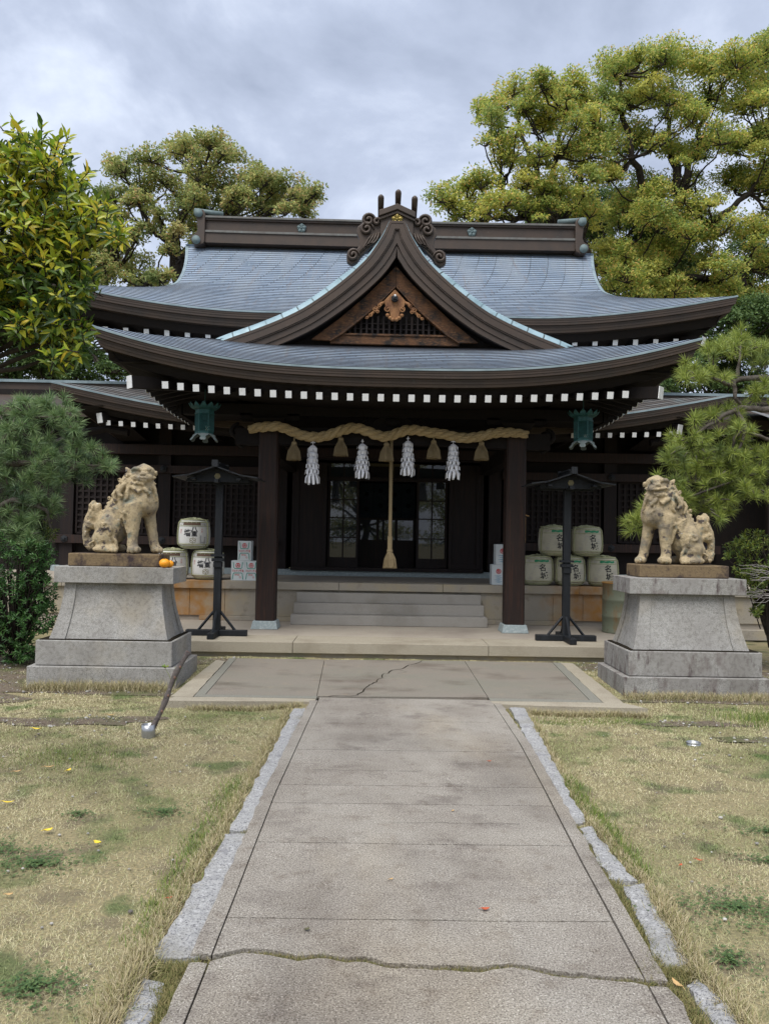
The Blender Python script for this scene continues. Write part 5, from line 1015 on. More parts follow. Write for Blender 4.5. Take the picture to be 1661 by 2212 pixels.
place_copy(ps, False, (2.60, -1.02, .187), .0, 'black roofed post standing on the terrace right of the porch', 'black roofed posts on the terrace')
# ================================================================== HANGING LANTERNS
def make_lantern():
    T = thing('hanging_lantern', None, 'lantern', (0, 0, 0)); hx = lambda r, z, k=6, a0=PI/6: [(r*math.cos(a0+2*PI*i/k), r*math.sin(a0+2*PI*i/k), z) for i in range(k)]
    b = B(); b.lathe([(.150, -.21), (.150, -.17), (.160, -.165), (.160, -.16), (.150, -.155)], n=6); b.lathe([(.150, .12), (.162, .125), (.162, .14), (.150, .145), (.150, .20), (.17, .215), (0, .24)], n=6); b.lathe([(0, -.21), (.150, -.21)], n=6); b.build('frame', 'lantern_green', T)
    for i in range(6):
        a0, a1 = 2*PI*i/6, 2*PI*(i+1)/6; p0, p1 = Vector((.147*math.cos(a0), .147*math.sin(a0), 0)), Vector((.147*math.cos(a1), .147*math.sin(a1), 0))
        b = B(); z0_, z1_ = -.155, .12
        n = 6
        for k in range(-n, n+1):                       # pierced lattice bars
            t0, t1 = k/n, k/n+1.
            for (ta, tb, za, zb) in ((t0, t1, z0_, z1_), (t0, t1, z1_, z0_)):
                lo, hi = max(ta, 0), min(tb, 1)
                if hi-lo < .05: continue
                A_ = p0.lerp(p1, lo)+Vector((0, 0, za+(zb-za)*(lo-ta))); C_ = p0.lerp(p1, hi)+Vector((0, 0, za+(zb-za)*(hi-ta))); b.tube([A_, C_], .0038, 4)
        b.tube([p0+Vector((0, 0, z0_)), p0+Vector((0, 0, z1_))], .009, 5); b.build('pierced_panel', 'lantern_green', T)
    b = B()
    for i in range(12):                                # upturned petals round the top
        a = 2*PI*i/12; d_ = Vector((math.cos(a), math.sin(a), 0)); t_ = Vector((-d_.y, d_.x, 0))
        pr = [(.15, .195, .035), (.185, .205, .055), (.22, .235, .05), (.245, .275, .025), (.25, .30, .0)]
        vs = []
        for r, z, w in pr: vs += [d_*r+t_*w+Vector((0, 0, z+.008)), d_*(r+.012)+Vector((0, 0, z)), d_*r-t_*w+Vector((0, 0, z+.008))]
        b.add(vs, [(j*3+q, j*3+q+1, (j+1)*3+q+1, (j+1)*3+q) for j in range(4) for q in range(2)])
    b.build('petal_crown', 'lantern_green', T, True)
    b = B()
    for i in range(6):                                 # scalloped feet hanging outwards
        a = 2*PI*(i+.5)/6; d_ = Vector((math.cos(a), math.sin(a), 0)); t_ = Vector((-d_.y, d_.x, 0))
        pr = [(.125, -.205, .09), (.165, -.225, .085), (.19, -.26, .035), (.205, -.275, .045), (.225, -.305, .05), (.238, -.325, .02)]
        vs = []
        for r, z, w in pr: vs += [d_*r+t_*w+Vector((0, 0, z)), d_*(r+.008)+Vector((0, 0, z+.006)), d_*r-t_*w+Vector((0, 0, z))]
        b.add(vs, [(j*3+q, j*3+q+1, (j+1)*3+q+1, (j+1)*3+q) for j in range(5) for q in range(2)])
    b.build('scalloped_skirt', 'lantern_pale', T, True)
    b = B(); b.lathe([(.17, .215), (.10, .25), (.05, .27), (.03, .32), (0, .33)], n=6); b.tube([(0, 0, .32), (0, 0, .62)], .008, 6); b.build('hanging_rod', 'lantern_green', T)
    return T
ln = make_lantern()
place_copy(ln, True, (-2.88, -.85, 3.385), .12, 'green bronze hanging lantern under the left corner of the porch eave', 'bronze lanterns hanging under the porch eave').scale = (.92, .92, .92)
place_copy(ln, False, (2.88, -.85, 3.385), -.30, 'green bronze hanging lantern under the right corner of the porch eave', 'bronze lanterns hanging under the porch eave').scale = (.92, .92, .92)
# ================================================================== SACRED ROPE, TASSELS, PAPER STREAMERS, BELL ROPE
RP = [(538, 928), (560, 923), (600, 921), (630, 931), (655, 941), (690, 944), (715, 938), (740, 929), (765, 924), (790, 930), (815, 940), (835, 943), (855, 937), (875, 930), (900, 929), (930, 934), (960, 938), (985, 944), (1010, 946), (1040, 942), (1070, 935), (1100, 934), (1140, 938)]
T = thing('sacred_rope', 'thick twisted straw rope slung across the porch front between the pillars', 'rope', (0, -.28, 3.38))
cen = [Vector(at(px, py, -.27)) for px, py in RP]
fx = hermite(range(len(cen)), [p.x for p in cen]); fz = hermite(range(len(cen)), [p.z for p in cen])
fine = [Vector((fx(t_), -.27, fz(t_))) for t_ in np.linspace(0, len(cen)-1, 260)]
for st in range(3):
    b = B(); out = []; s_ = 0; rad = []
    for i, p in enumerate(fine):
        tn = (fine[min(i+1, 259)]-fine[max(i-1, 0)]).normalized(); n1 = tn.cross(Vector((0, 1, 0))).normalized(); n2 = tn.cross(n1)
        if i: s_ += (p-fine[i-1]).length
        e_ = .80+.2*min(1, min(i, 259-i)/14); k = .040*e_
        for sub in range(1): a = -2*PI*(s_/.46+st/3); out.append(p+(n1*math.cos(a)+n2*math.sin(a))*k); rad.append(.040*e_*(1+.06*math.sin(i*.9+st)))
    b.tube(out, rad, 14)
    for q in range(7):                              # loose yarns laid round the strand
        yp = []
        for i in range(0, 260, 2):
            tn = (out[min(i+1, 259)]-out[max(i-1, 0)]).normalized(); n1 = tn.orthogonal().normalized(); n1 = tn.cross(Vector((0, 1, 0))).normalized(); n2 = tn.cross(n1); a = 2*PI*(i/34+q/7); yp.append(out[i]+(n1*math.cos(a)+n2*math.sin(a))*rad[i]*.98)
        b.tube(yp, .009, 4)
    b.build('strand', 'straw_rope', T, True)
def fibres(bd, x, y, zt, zb, r0, r1, n, th, jz=.02, seed=0):
    r_ = random.Random(seed)
    for k in range(n):
        a = r_.uniform(0, 2*PI); q = math.sqrt(r_.random()); z1_ = zb+r_.uniform(-jz, jz)
        p0 = (x+r0*q*math.cos(a), y+r0*q*math.sin(a), zt); pm = (x+(r0*.5+r1*.6)*q*math.cos(a), y+(r0*.5+r1*.6)*q*math.sin(a), zt*.6+z1_*.4); p1 = (x+r1*q*math.cos(a), y+r1*q*math.sin(a), z1_)
        bd.tube([p0, pm, p1], [th, th, th*.5], 3, False)
def make_tassel():
    T = thing('straw_tassel', None, 'tassel', (0, 0, 0)); b = B(); b.lathe([(.0, 0), (.03, -.005), (.045, -.03), (.042, -.055), (.034, -.07)], n=16); b.tube([(0, 0, .06), (0, 0, 0)], .012, 6)
    for z in (-.058, -.07): b.tube([(.042*math.cos(a), .042*math.sin(a), z) for a in np.linspace(0, 2*PI, 17)], .006, 5, False)
    b.build('knot', 'straw_tassel', T, True)
    b = B(); b.lathe([(.036, -.068), (.055, -.12), (.085, -.20), (.105, -.28), (.0, -.285)], n=24); fibres(b, 0, 0, -.07, -.30, .045, .122, 420, .0035, .012, 3); b.build('fringe', 'straw_tassel', T)
    return T
ts = make_tassel()
TL = ['outermost left straw tassel, beside the left pillar', 'second straw tassel, between the two left paper streamers', 'middle straw tassel, just in front of the bell rope', 'fourth straw tassel, between the two right paper streamers', 'outermost right straw tassel, beside the right pillar']
for i, (px, py) in enumerate([(635.5, 953), (736.5, 944), (835, 955), (937, 950), (1040, 953)]): p = at(px, py, -.27); place_copy(ts, i == 0, p, i*.7, TL[i], 'straw tassels hanging from the sacred rope')
def make_shide():
    T = thing('paper_streamer', None, 'streamer', (0, 0, 0)); b = B(); b.tube([(0, 0, .05), (0, 0, -.03)], .006, 5); b.tube([(-.03, 0, .01), (0, 0, .03), (.03, 0, .012)], .008, 5); b.build('cord', 'paper', T)
    r_ = random.Random(4); L_ = .56
    for tier in range(6):
        b = B(); z0_ = -.03-tier*.085; R0 = .025+.008*tier; n = 11; hl = .105 if tier < 5 else .17
        for k in range(n):
            a = 2*PI*k/n+tier*.3; w = .020; d_ = Vector((math.cos(a), math.sin(a), 0)); t_ = Vector((-d_.y, d_.x, 0)); R1 = R0+.035+r_.uniform(-.006, .014); dz = r_.uniform(-.018, .018)
            p0, p1, p2 = d_*R0+Vector((0, 0, z0_)), d_*(R1)+Vector((0, 0, z0_-hl*.45)), d_*(R1+r_.uniform(-.012, .012))+t_*r_.uniform(-.01, .01)+Vector((0, 0, z0_-hl+dz))
            b.add([p0-t_*w*.7, p0+t_*w*.7, p1+t_*w, p1-t_*w, p2+t_*w*.8, p2-t_*w*.8], [(0, 1, 2, 3), (3, 2, 4, 5)])
        b.build('paper_tier', 'paper', T)
    return T
sh = make_shide(); SL = ['longest white paper streamer, leftmost of the four', 'white paper streamer second from the left, before the glass door', 'white paper streamer third from the left, right of the bell rope', 'white paper streamer nearest the right pillar']
for i, (px, py, k) in enumerate([(676, 958, 1.03), (783, 955, .93), (881.5, 949, .93), (979, 956, .94)]): p = at(px, py, -.27); o = place_copy(sh, i == 0, p, i*1.1, SL[i], 'white paper streamers hanging from the sacred rope'); o.scale = (1.12, 1.12, k)
p = at(843, 1100, -.1); T = thing('bell_rope', 'long braided bell rope with a wooden grip and straw tassel, hanging in the porch centre', 'rope', (p[0], -.1, 3.1)); bx = p[0]
b = B(); rope(b, [(bx, -.1, 3.35), (bx+.004, -.1, 1.70)], .030, .11, 3); b.build('cord', 'straw_tassel', T, True)
b = B(); oc = [(.040*math.cos(PI/8+k*PI/4), .040*math.sin(PI/8+k*PI/4)) for k in range(8)]; b.prism(oc, (bx+.004, -.1, 1.49), (1, 0, 0), (0, 1, 0), (0, 0, .21)); b.build('wooden_grip', 'straw_tassel', T)
b = B(); b.lathe([(.04, 1.49), (.05, 1.47), (.045, 1.44), (.05, 1.42), (.08, 1.34), (.095, 1.24), (.10, 1.20), (0, 1.20)], (bx+.004, -.1, 0), 24); fibres(b, bx+.004, -.1, 1.43, 1.19, .05, .118, 380, .0035, .012, 8); b.build('grip_tassel', 'straw_tassel', T)
# ================================================================== SUPPORT STICK IN A PIPE, PIPE STUB
px_, py_ = -2.156, -5.94
T = thing('pipe_socket', 'grey metal pipe socket in the lawn holding the leaning cut branch', 'pipe', (px_, py_, -.05)); b = B(); b.lathe([(.050, -.05), (.056, .06), (.056, .115), (.046, .115), (.046, -.04), (0, -.04)], (px_, py_, -.04), 28); b.build('tube', 'steel', T, True)
T = thing('cut_branch', 'rough sawn off cherry branch leaning out of the pipe socket', 'branch', (px_+.01, py_, .0)); b = B(); top = at(405, 1407, -5.75); base = Vector((px_+.012, py_, .0)); pts = [base.lerp(Vector(top), t_)+Vector((.010*math.sin(t_*7), 0, .008*math.sin(t_*11))) for t_ in np.linspace(0, 1, 16)]
b.tube(pts, [.0225+.004*math.sin(i*1.3)+.002*math.sin(i*3.1) for i in range(16)], 14); b.build('bark', 'stick_bark', T, True); b = B(); d_ = (pts[-1]-pts[-2]).normalized(); b.tube([pts[-1]-d_*.002, pts[-1]+d_*.004], .021, 14); b.build('sawn_end', 'stick_cut', T)
b = B()
for i in (4, 7, 10, 12): b.ell(pts[i]+Vector((.012, -.022, 0)), (.010, .008, .013), None, 8, 6)
b.build('bark_knots', 'stick_cut', T, True)
T = thing('pipe_stub', 'short steel pipe rim sunk in the lawn right of the path', 'pipe', (2.469, -5.918, -.05)); b = B(); b.lathe([(.058, -.05), (.058, .012), (.050, .012), (.050, -.03), (0, -.03)], (2.469, -5.918, -.03), 28); b.build('tube', 'steel', T, True)
b = B(); b.tube([(2.469+.058*math.cos(a), -5.918+.058*math.sin(a), -.018) for a in np.linspace(0, 2*PI, 29)], .0035, 6, False); b.build('rim', 'steel', T, True)
# ================================================================== FOLIAGE
def leafcloud(name, P, D, N, Ln, Wd, m_, parent=None, rich=False):
    P, D, N = map(np.asarray, (P, D, N)); n = len(P); D = unit(D); Sd = unit(np.cross(D, N)); N2 = np.cross(Sd, D)
    Ln = np.broadcast_to(Ln, (n,))[:, None]; Wd = np.broadcast_to(Wd, (n,))[:, None]
    if rich:
        f = N2*Wd*.22; V = np.stack([P, P+D*Ln*.33+Sd*Wd*.46+f, P+D*Ln*.68+Sd*Wd*.36+f*.8-N2*Ln*.03, P+D*Ln-N2*Ln*.10, P+D*Ln*.68-Sd*Wd*.36+f*.8-N2*Ln*.03, P+D*Ln*.33-Sd*Wd*.46+f], 1).reshape(-1, 3)
        b_ = (np.arange(n)*6)[:, None]; F = np.concatenate([b_+[0, 1, 2, 3], b_+[0, 3, 4, 5]], 1).reshape(-1, 4)
    else:
        V = np.stack([P, P+D*Ln*.45+Sd*Wd*.5, P+D*Ln, P+D*Ln*.45-Sd*Wd*.5], 1).reshape(-1, 3); F = np.arange(n*4).reshape(-1, 4)
    return npmesh(name, V, F, m_, parent)
def rdir(n): return unit(rng.normal(size=(n, 3)))
def clump(c, r, dens, leaf, flat=.80, droop=.5):
    m_ = max(6, int(11*(1+r*.25))); d = rdir(m_*3); d = d[(d[:, 2] > -.45)][:m_]; sub = c+d*r*np.array([1, 1, flat])*.72*rng.uniform(.55, 1.05, (len(d), 1)); sr = r*rng.uniform(.28, .44, len(d))
    n = int(dens*3.6*r*r/leaf**2/len(d))+1; Ps, Ds, Ns = [], [], []
    for s_, q in zip(sub, sr):
        e = rdir(n); e[:, 2] = np.where(e[:, 2] < -.15, -e[:, 2], e[:, 2]); rad = q*(.22+.95*np.sqrt(rng.random((n, 1))))
        Ps.append(s_+e*rad*np.array([1, 1, .85])); dd = e*.7+rng.normal(size=(n, 3))*.55; dd[:, 2] -= droop; Ds.append(dd); Ns.append(e+rng.normal(size=(n, 3))*.45+[0, 0, .4])
    return np.concatenate(Ps), np.concatenate(Ds), np.concatenate(Ns), sub
def limb(bd, pts, r_a, r_b, n=7, jit=.05, seg=4):
    P = [Vector(p) for p in pts]; out = []
    for i in range(len(P)-1):
        L_ = (P[i+1]-P[i]).length
        for k in range(seg):
            q = P[i].lerp(P[i+1], k/seg); j = L_*jit if (i or k) else 0; out.append(q+Vector((random.uniform(-j, j), random.uniform(-j, j), random.uniform(-j, j))))
    out.append(P[-1]); m_ = len(out); bd.tube(out, [r_a+(r_b-r_a)*(i/(m_-1))**.8 for i in range(m_)], n, False)
def tree(label, cl, Y, mt, trunk, limbs, leaf=.11, dens=10., jy=2.0, group=None, name='broadleaf_tree', extra=(), tr=.35):
    """cl: crown clumps sighted on the photograph (px, py, radius px); each gets its own real depth"""
    base = at(trunk[0][0], trunk[0][1], Y); T = thing(name, label, 'tree', (base[0], Y, 0), group); Ps, Ds, Ns = [], [], []; wood = B()
    tp = [Vector((base[0], Y, 0)), Vector(base)]+[Vector(at(x, y, Y)) for x, y in trunk[1:]]; limb(wood, tp, tr, tr*.45, 10, .02)
    nodes = list(tp[1:])
    for lb in limbs:
        q = [Vector(at(x, y, Y+dy)) for x, y, dy in lb]; limb(wood, q, tr*.42, .05, 8, .05); nodes += q[1:]
    cl = list(cl)+[(px+random.uniform(-.8, .8)*rp, py+random.uniform(-.2, .75)*rp, rp*random.uniform(.5, .9)) for px, py, rp in cl for _ in range(3)]
    for px, py, rp in cl:
        y = Y-.6+random.uniform(-jy, jy); c = at(px+random.uniform(-4, 4), py+random.uniform(-4, 4), y); r = rp*(y+12.5)/FPX
        a, d, n_, sub = clump(c, r*1.15, dens*.60, leaf); Ps.append(a); Ds.append(d); Ns.append(n_); cv = Vector(c)
        nd = min(nodes, key=lambda v: (v-cv).length+.6*max(0, v.z-cv.z)); md = nd.lerp(cv, .5)+Vector((0, 0, -.12*(cv-nd).length)); limb(wood, [nd, md, cv-Vector((0, 0, r*.2))], .055, .02, 6, .07, 3)
        for s_ in sub[::2]: limb(wood, [cv-Vector((0, 0, r*.2)), Vector(s_)], .025, .010, 4, .08, 2)
    for a, d, n_ in extra: Ps.append(a); Ds.append(d); Ns.append(n_)
    P = np.concatenate(Ps); n = len(P); leafcloud('crown', P, np.concatenate(Ds), np.concatenate(Ns), leaf*rng.uniform(.7, 1.2, n), leaf*.5*rng.uniform(.8, 1.2, n), mt, T)
    wood.build('trunk', 'bark', T, True); return T
CG = 'tall trees behind the hall'
lt = [(270, 360, 42), (250, 430, 40), (300, 420, 35), (330, 345, 38), (350, 390, 40), (400, 325, 45), (450, 318, 42), (492, 340, 40), (430, 380, 45), (480, 400, 50), (540, 380, 40), (580, 400, 42), (630, 405, 42), (668, 418, 34), (605, 445, 38), (655, 455, 30), (520, 440, 40), (460, 450, 40), (390, 430, 42), (345, 470, 30), (405, 490, 34), (300, 500, 30), (250, 540, 42), (205, 560, 42), (300, 575, 42), (345, 600, 36), (220, 600, 42), (370, 540, 24), (300, 622, 25), (235, 475, 35), (440, 500, 34), (560, 455, 30), (170, 620, 45), (260, 650, 40), (190, 520, 34)]
tree('rounded camphor tree rising behind the left half of the main roof', lt, 14, 'olive_leaf', [(392, 700), (385, 560), (372, 500)], [[(392, 640, 0), (365, 520, .5), (330, 440, 1), (290, 400, 1)], [(372, 500, 0), (410, 440, 0), (440, 370, -.5)], [(385, 560, 0), (470, 470, .5), (560, 430, 1), (640, 420, 1)], [(392, 640, 0), (320, 610, 0), (250, 580, -.5)], [(365, 520, 0), (330, 500, 0), (300, 440, .3)]], .12, 9.5, 1.6, CG)
ra = [(985, 430, 44), (1040, 400, 46), (1090, 440, 45), (1130, 395, 40), (1000, 462, 30), (1060, 455, 30), (1070, 240, 42), (1112, 200, 46), (1075, 300, 36), (1150, 258, 48), (1172, 190, 42), (1232, 188, 42), (1110, 335, 36), (1210, 250, 42), (1190, 400, 46), (1240, 310, 52), (1250, 385, 46), (1170, 330, 34), (1290, 260, 40), (1130, 450, 34), (1210, 450, 44), (1270, 460, 44), (1165, 455, 30), (1250, 230, 34)]
tree('pale green camphor tree overhanging the right end of the main ridge', ra, 15, 'camphor_leaf', [(1290, 640), (1255, 520), (1205, 480)], [[(1205, 480, 0), (1180, 420, 0), (1150, 350, .5), (1120, 280, .5), (1115, 220, 0)], [(1205, 480, 0), (1130, 470, 0), (1060, 470, .5), (1000, 440, .5)], [(1180, 420, 0), (1200, 340, -.5), (1225, 240, -.5)], [(1255, 520, 0), (1250, 420, .5), (1260, 320, .5)], [(1130, 470, 0), (1110, 430, 0), (1085, 410, 0)]], .12, 9.5, 1.6, CG)
rb = [(1330, 150, 50), (1392, 135, 48), (1450, 128, 52), (1520, 148, 55), (1590, 140, 55), (1645, 108, 50), (1300, 215, 42), (1370, 210, 52), (1440, 215, 55), (1520, 230, 55), (1600, 220, 55), (1655, 190, 50), (1310, 290, 46), (1362, 300, 46), (1425, 305, 42), (1492, 330, 40), (1560, 300, 50), (1622, 310, 50), (1668, 280, 50), (1320, 375, 46), (1380, 420, 60), (1445, 415, 46), (1505, 410, 40), (1600, 390, 50), (1655, 395, 50), (1345, 460, 55), (1420, 475, 55), (1500, 480, 52), (1560, 500, 50), (1625, 500, 48), (1660, 560, 46), (1320, 540, 46), (1390, 555, 52), (1580, 590, 46), (1645, 640, 42), (1530, 560, 36), (1440, 550, 50), (1475, 620, 50), (1400, 610, 50), (1510, 650, 46), (1350, 600, 44), (1560, 650, 44), (1600, 640, 44), (1290, 560, 40), (1440, 640, 40), (1720, 300, 70), (1720, 450, 70), (1700, 180, 60)]
tree('huge camphor tree filling the upper right, with dark crooked limbs', rb, 17, 'camphor_leaf', [(1440, 700), (1432, 600), (1440, 520)], [[(1440, 520, 0), (1470, 420, 0), (1500, 330, .5), (1530, 220, .5), (1590, 150, 0)], [(1440, 520, 0), (1390, 440, 0), (1370, 340, -1), (1340, 230, -1), (1340, 160, -1)], [(1470, 420, 0), (1450, 320, 1), (1440, 200, 1)], [(1432, 600, 0), (1360, 590, 0), (1310, 560, 0)], [(1440, 520, 0), (1540, 480, -1), (1620, 420, -1), (1670, 330, -1)], [(1432, 600, 0), (1520, 600, 0), (1600, 580, 0)]], .12, 9., 2.0, CG, tr=.5)
BGm = 'dark trees massed low behind the hall'
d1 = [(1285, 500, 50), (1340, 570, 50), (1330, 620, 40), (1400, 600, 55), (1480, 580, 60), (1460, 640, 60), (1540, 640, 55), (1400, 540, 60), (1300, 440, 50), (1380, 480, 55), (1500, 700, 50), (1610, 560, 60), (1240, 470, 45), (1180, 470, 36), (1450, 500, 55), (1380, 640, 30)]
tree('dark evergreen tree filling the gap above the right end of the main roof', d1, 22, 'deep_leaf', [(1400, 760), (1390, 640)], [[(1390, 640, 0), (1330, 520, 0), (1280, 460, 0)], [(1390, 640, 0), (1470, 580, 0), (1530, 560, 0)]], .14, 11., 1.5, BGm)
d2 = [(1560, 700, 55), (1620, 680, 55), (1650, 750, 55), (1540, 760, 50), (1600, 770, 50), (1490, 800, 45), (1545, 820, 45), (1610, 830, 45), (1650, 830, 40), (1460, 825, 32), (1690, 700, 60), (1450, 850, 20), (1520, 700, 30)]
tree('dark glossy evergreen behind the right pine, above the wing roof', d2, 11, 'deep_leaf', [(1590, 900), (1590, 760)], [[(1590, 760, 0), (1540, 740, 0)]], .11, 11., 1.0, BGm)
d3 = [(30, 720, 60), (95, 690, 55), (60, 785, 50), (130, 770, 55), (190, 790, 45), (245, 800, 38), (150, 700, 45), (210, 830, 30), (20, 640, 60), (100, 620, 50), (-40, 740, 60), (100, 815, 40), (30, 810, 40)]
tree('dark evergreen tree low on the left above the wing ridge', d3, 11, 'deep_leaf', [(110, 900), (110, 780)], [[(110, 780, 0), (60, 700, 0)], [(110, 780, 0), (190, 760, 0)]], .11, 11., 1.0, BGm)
d4 = [(120, 560, 50), (60, 540, 60), (150, 640, 45), (10, 560, 50), (230, 700, 50), (290, 720, 40), (330, 690, 34)]
tree('olive green tree between the citrus and the left end of the main roof', d4, 13, 'olive_leaf', [(140, 760), (130, 640)], [[(130, 640, 0), (80, 570, 0)]], .12, 10., 1.0, BGm)
# trees on the far side of the forecourt, behind the viewer (mirrored in the door glass)
for i, (x, y) in enumerate(((-9, -27), (-1, -30), (7, -27), (15, -29))):
    T = thing('park_tree', 'tree across the forecourt behind the viewer, seen only mirrored in the glass', 'tree', (x, y, 0), 'trees across the forecourt'); wood = B(); Ps, Ds, Ns = [], [], []
    limb(wood, [(x, y, 0), (x+.3, y, 2.5)], .28, .2, 8, .03)
    for k in range(26):
        c = np.array([x+random.uniform(-4.2, 3.4), y+random.uniform(-2, 2), random.uniform(1.2, 8.5)]); limb(wood, [(x+.3, y, 2.4), ((x+c[0])/2, y, c[2]*.55+1), tuple(c)], .10, .03, 5, .06, 3)
        a, d, n_, s_ = clump(c, 1.25, 2.2, .16); Ps.append(a); Ds.append(d); Ns.append(n_)
    P = np.concatenate(Ps); leafcloud('crown', P, np.concatenate(Ds), np.concatenate(Ns), .17, .08, 'olive_leaf', T); wood.build('trunk', 'bark', T, True)
# ---- citrus-like tree reaching in from the left, close to the viewer
T = thing('evergreen_tree', 'glossy yellow green broadleaf tree reaching in from the left edge', 'tree', (-3.6, -7.6, 0))
lobes = [(20, 315, 60, 50), (95, 345, 55, 50), (45, 400, 80, 50), (140, 395, 46, 42), (200, 455, 50, 35), (60, 470, 90, 50), (150, 490, 70, 45), (240, 500, 34, 30), (60, 560, 90, 50), (140, 560, 50, 42), (50, 640, 80, 45), (185, 600, 26, 30), (135, 630, 50, 35), (120, 690, 45, 40), (150, 745, 42, 38), (110, 770, 26, 22), (40, 700, 50, 30), (-60, 400, 70, 70), (-60, 540, 70, 80), (-60, 660, 60, 60), (170, 700, 22, 30)]
Pa = {0: [[], [], []], 1: [[], [], []]}; wood = B(); hub = Vector((-3.5, -7.6, 2.2))
wood.tube([(-3.6, -7.6, 0), (-3.55, -7.6, 1.2), hub], [.10, .08, .06], 10, False); lc = []
for (px, py, rx, ry) in lobes:
    cen_ = Vector(at(px, py, -7.7)); limb(wood, [hub, hub.lerp(cen_, .55)+Vector((0, 0, .1)), cen_], .03, .010, 6, .05, 3)
    for k in range(int(rx*ry/66)+3):
        a = random.uniform(0, 2*PI); q = math.sqrt(random.random()); qx, qy = px+rx*q*math.cos(a), py+ry*q*math.sin(a); dep = -7.75+random.uniform(-.30, .30)-.25*(1-q)
        c = at(qx, qy, dep); front_ = dep < -7.75 and (qy < 640 or random.random() < .6); ax = np.array([math.cos(a)*q*.8+random.gauss(0, .25), -.55+random.gauss(0, .3), -math.sin(a)*q*.6+.35+random.gauss(0, .25)]); ax /= np.linalg.norm(ax)
        if q > .8 and random.random() < .35: c = c+ax*random.uniform(.03, .10)
        wood.tube([tuple(c-ax*.12), tuple(c)], [.004, .003], 4, False)
        for j in range(8):
            th = j*2.4+random.random(); e1 = np.cross(ax, [0, 0, 1.]); e1 /= np.linalg.norm(e1); e2 = np.cross(ax, e1); sp = .35+.12*j+random.uniform(-.1, .1); d = ax*max(.1, 1-.12*j)+(e1*math.cos(th)+e2*math.sin(th))*sp
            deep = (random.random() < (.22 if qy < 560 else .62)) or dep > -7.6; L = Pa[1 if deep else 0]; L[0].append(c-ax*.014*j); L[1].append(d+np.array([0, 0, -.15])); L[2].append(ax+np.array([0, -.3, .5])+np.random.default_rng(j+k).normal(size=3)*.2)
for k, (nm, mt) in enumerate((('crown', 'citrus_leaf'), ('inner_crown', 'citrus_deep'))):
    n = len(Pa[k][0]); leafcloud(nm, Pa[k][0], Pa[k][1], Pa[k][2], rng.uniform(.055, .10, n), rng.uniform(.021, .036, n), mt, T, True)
wood.build('trunk', 'bark', T, True)
# ---- pines
def needles(cs, axs, n, L, w):
    Ps, Qs, Wv = [], [], []
    for c, ax in zip(cs, axs):
        k = int(n*random.uniform(.8, 1.2)); d = rdir(k)+np.array(ax)*.75; d[:, 2] += .12; d = unit(d); o = c+np.array(ax)*rng.uniform(-.06, .01, (k, 1)); l = L*rng.uniform(.7, 1.05, (k, 1))
        s_ = unit(np.cross(d, rdir(k))); Ps.append(o); Qs.append(o+d*l+np.array([0, 0, -.012])); Wv.append(s_*w)
    P, Q, Wv = map(np.concatenate, (Ps, Qs, Wv)); n_ = len(P); V = np.stack([P-Wv*.5, P+Wv*.5, (P+Q)/2+Wv*.5+[0, 0, .006], (P+Q)/2-Wv*.5+[0, 0, .006], Q], 1).reshape(-1, 3); b_ = (np.arange(n_)*5)[:, None]
    return V, b_+[0, 1, 2, 3], b_+[3, 2, 4]
def pine(label, lobes, Y, mt, branches, loc, dens, L=.17, w=.0048):
    T = thing('pine_tree', label, 'pine', loc, 'garden pines beside the hall'); wood = B(); cs, axs = [], []; cand = B(); nodes = []
    for r0_, r1_, pts in branches:
        q = [Vector(at(x, y, Y+dy)) if len(p_) == 3 else Vector(p_) for p_ in pts for (x, y, dy) in [p_[:3]]]; limb(wood, q, r0_, r1_, 8, .04, 4); nodes += q
    for (px, py, rx, ry) in lobes:
        for k in range(int(rx*ry*dens)+3):
            a = random.uniform(0, 2*PI); q = math.sqrt(random.random()); dep = Y+random.uniform(-.35, .45); c = at(px+rx*q*math.cos(a), py+ry*q*math.sin(a), dep)
            ax = np.array([math.cos(a)*q*.8+random.gauss(0, .2), random.gauss(-.35, .25), -math.sin(a)*q*.4+.4]); ax /= np.linalg.norm(ax); cs.append(c); axs.append(ax)
            cv = Vector(c); nd = min(nodes, key=lambda v: (v-cv).length)
            wood.tube([tuple(cv.lerp(nd, .35)+Vector((0, 0, -.02))), tuple(cv.lerp(nd, .12)), tuple(cv)], [.010, .007, .005], 4, False)
            if random.random() < .4: wood.tube([tuple(cv), tuple(cv+Vector((0, 0, .05)))], [.006, .003], 5)
    V, F4, F3 = needles(cs, axs, 80, L, w); npmesh('needles', V, F4, mt, T, F3); wood.build('trunk', 'pine_bark', T, True);
pine('blue green pine spreading in from the left behind the left lion', [(40, 900, 60, 40), (120, 885, 50, 34), (150, 915, 24, 16), (60, 965, 75, 45), (165, 965, 55, 30), (215, 1000, 38, 22), (60, 1045, 70, 42), (150, 1025, 60, 28), (40, 1120, 50, 45), (95, 1100, 40, 30), (70, 1170, 45, 32), (-50, 1000, 60, 90)], -2.5, 'pine_needle_blue',
     [(.10, .07, [(-90, 1420, 0), (-80, 1250, 0), (-40, 1120, 0), (-10, 1000, 0)]), (.05, .015, [(-40, 1120, 0), (30, 1080, -.1), (100, 1100, -.1), (110, 1140, 0)]), (.05, .012, [(-10, 1000, 0), (70, 1000, 0), (150, 1000, 0), (220, 1005, 0)]), (.04, .012, [(-10, 1000, 0), (20, 930, 0), (80, 900, 0), (130, 900, 0)])], (-6.2, -2.5, 0), .0125)
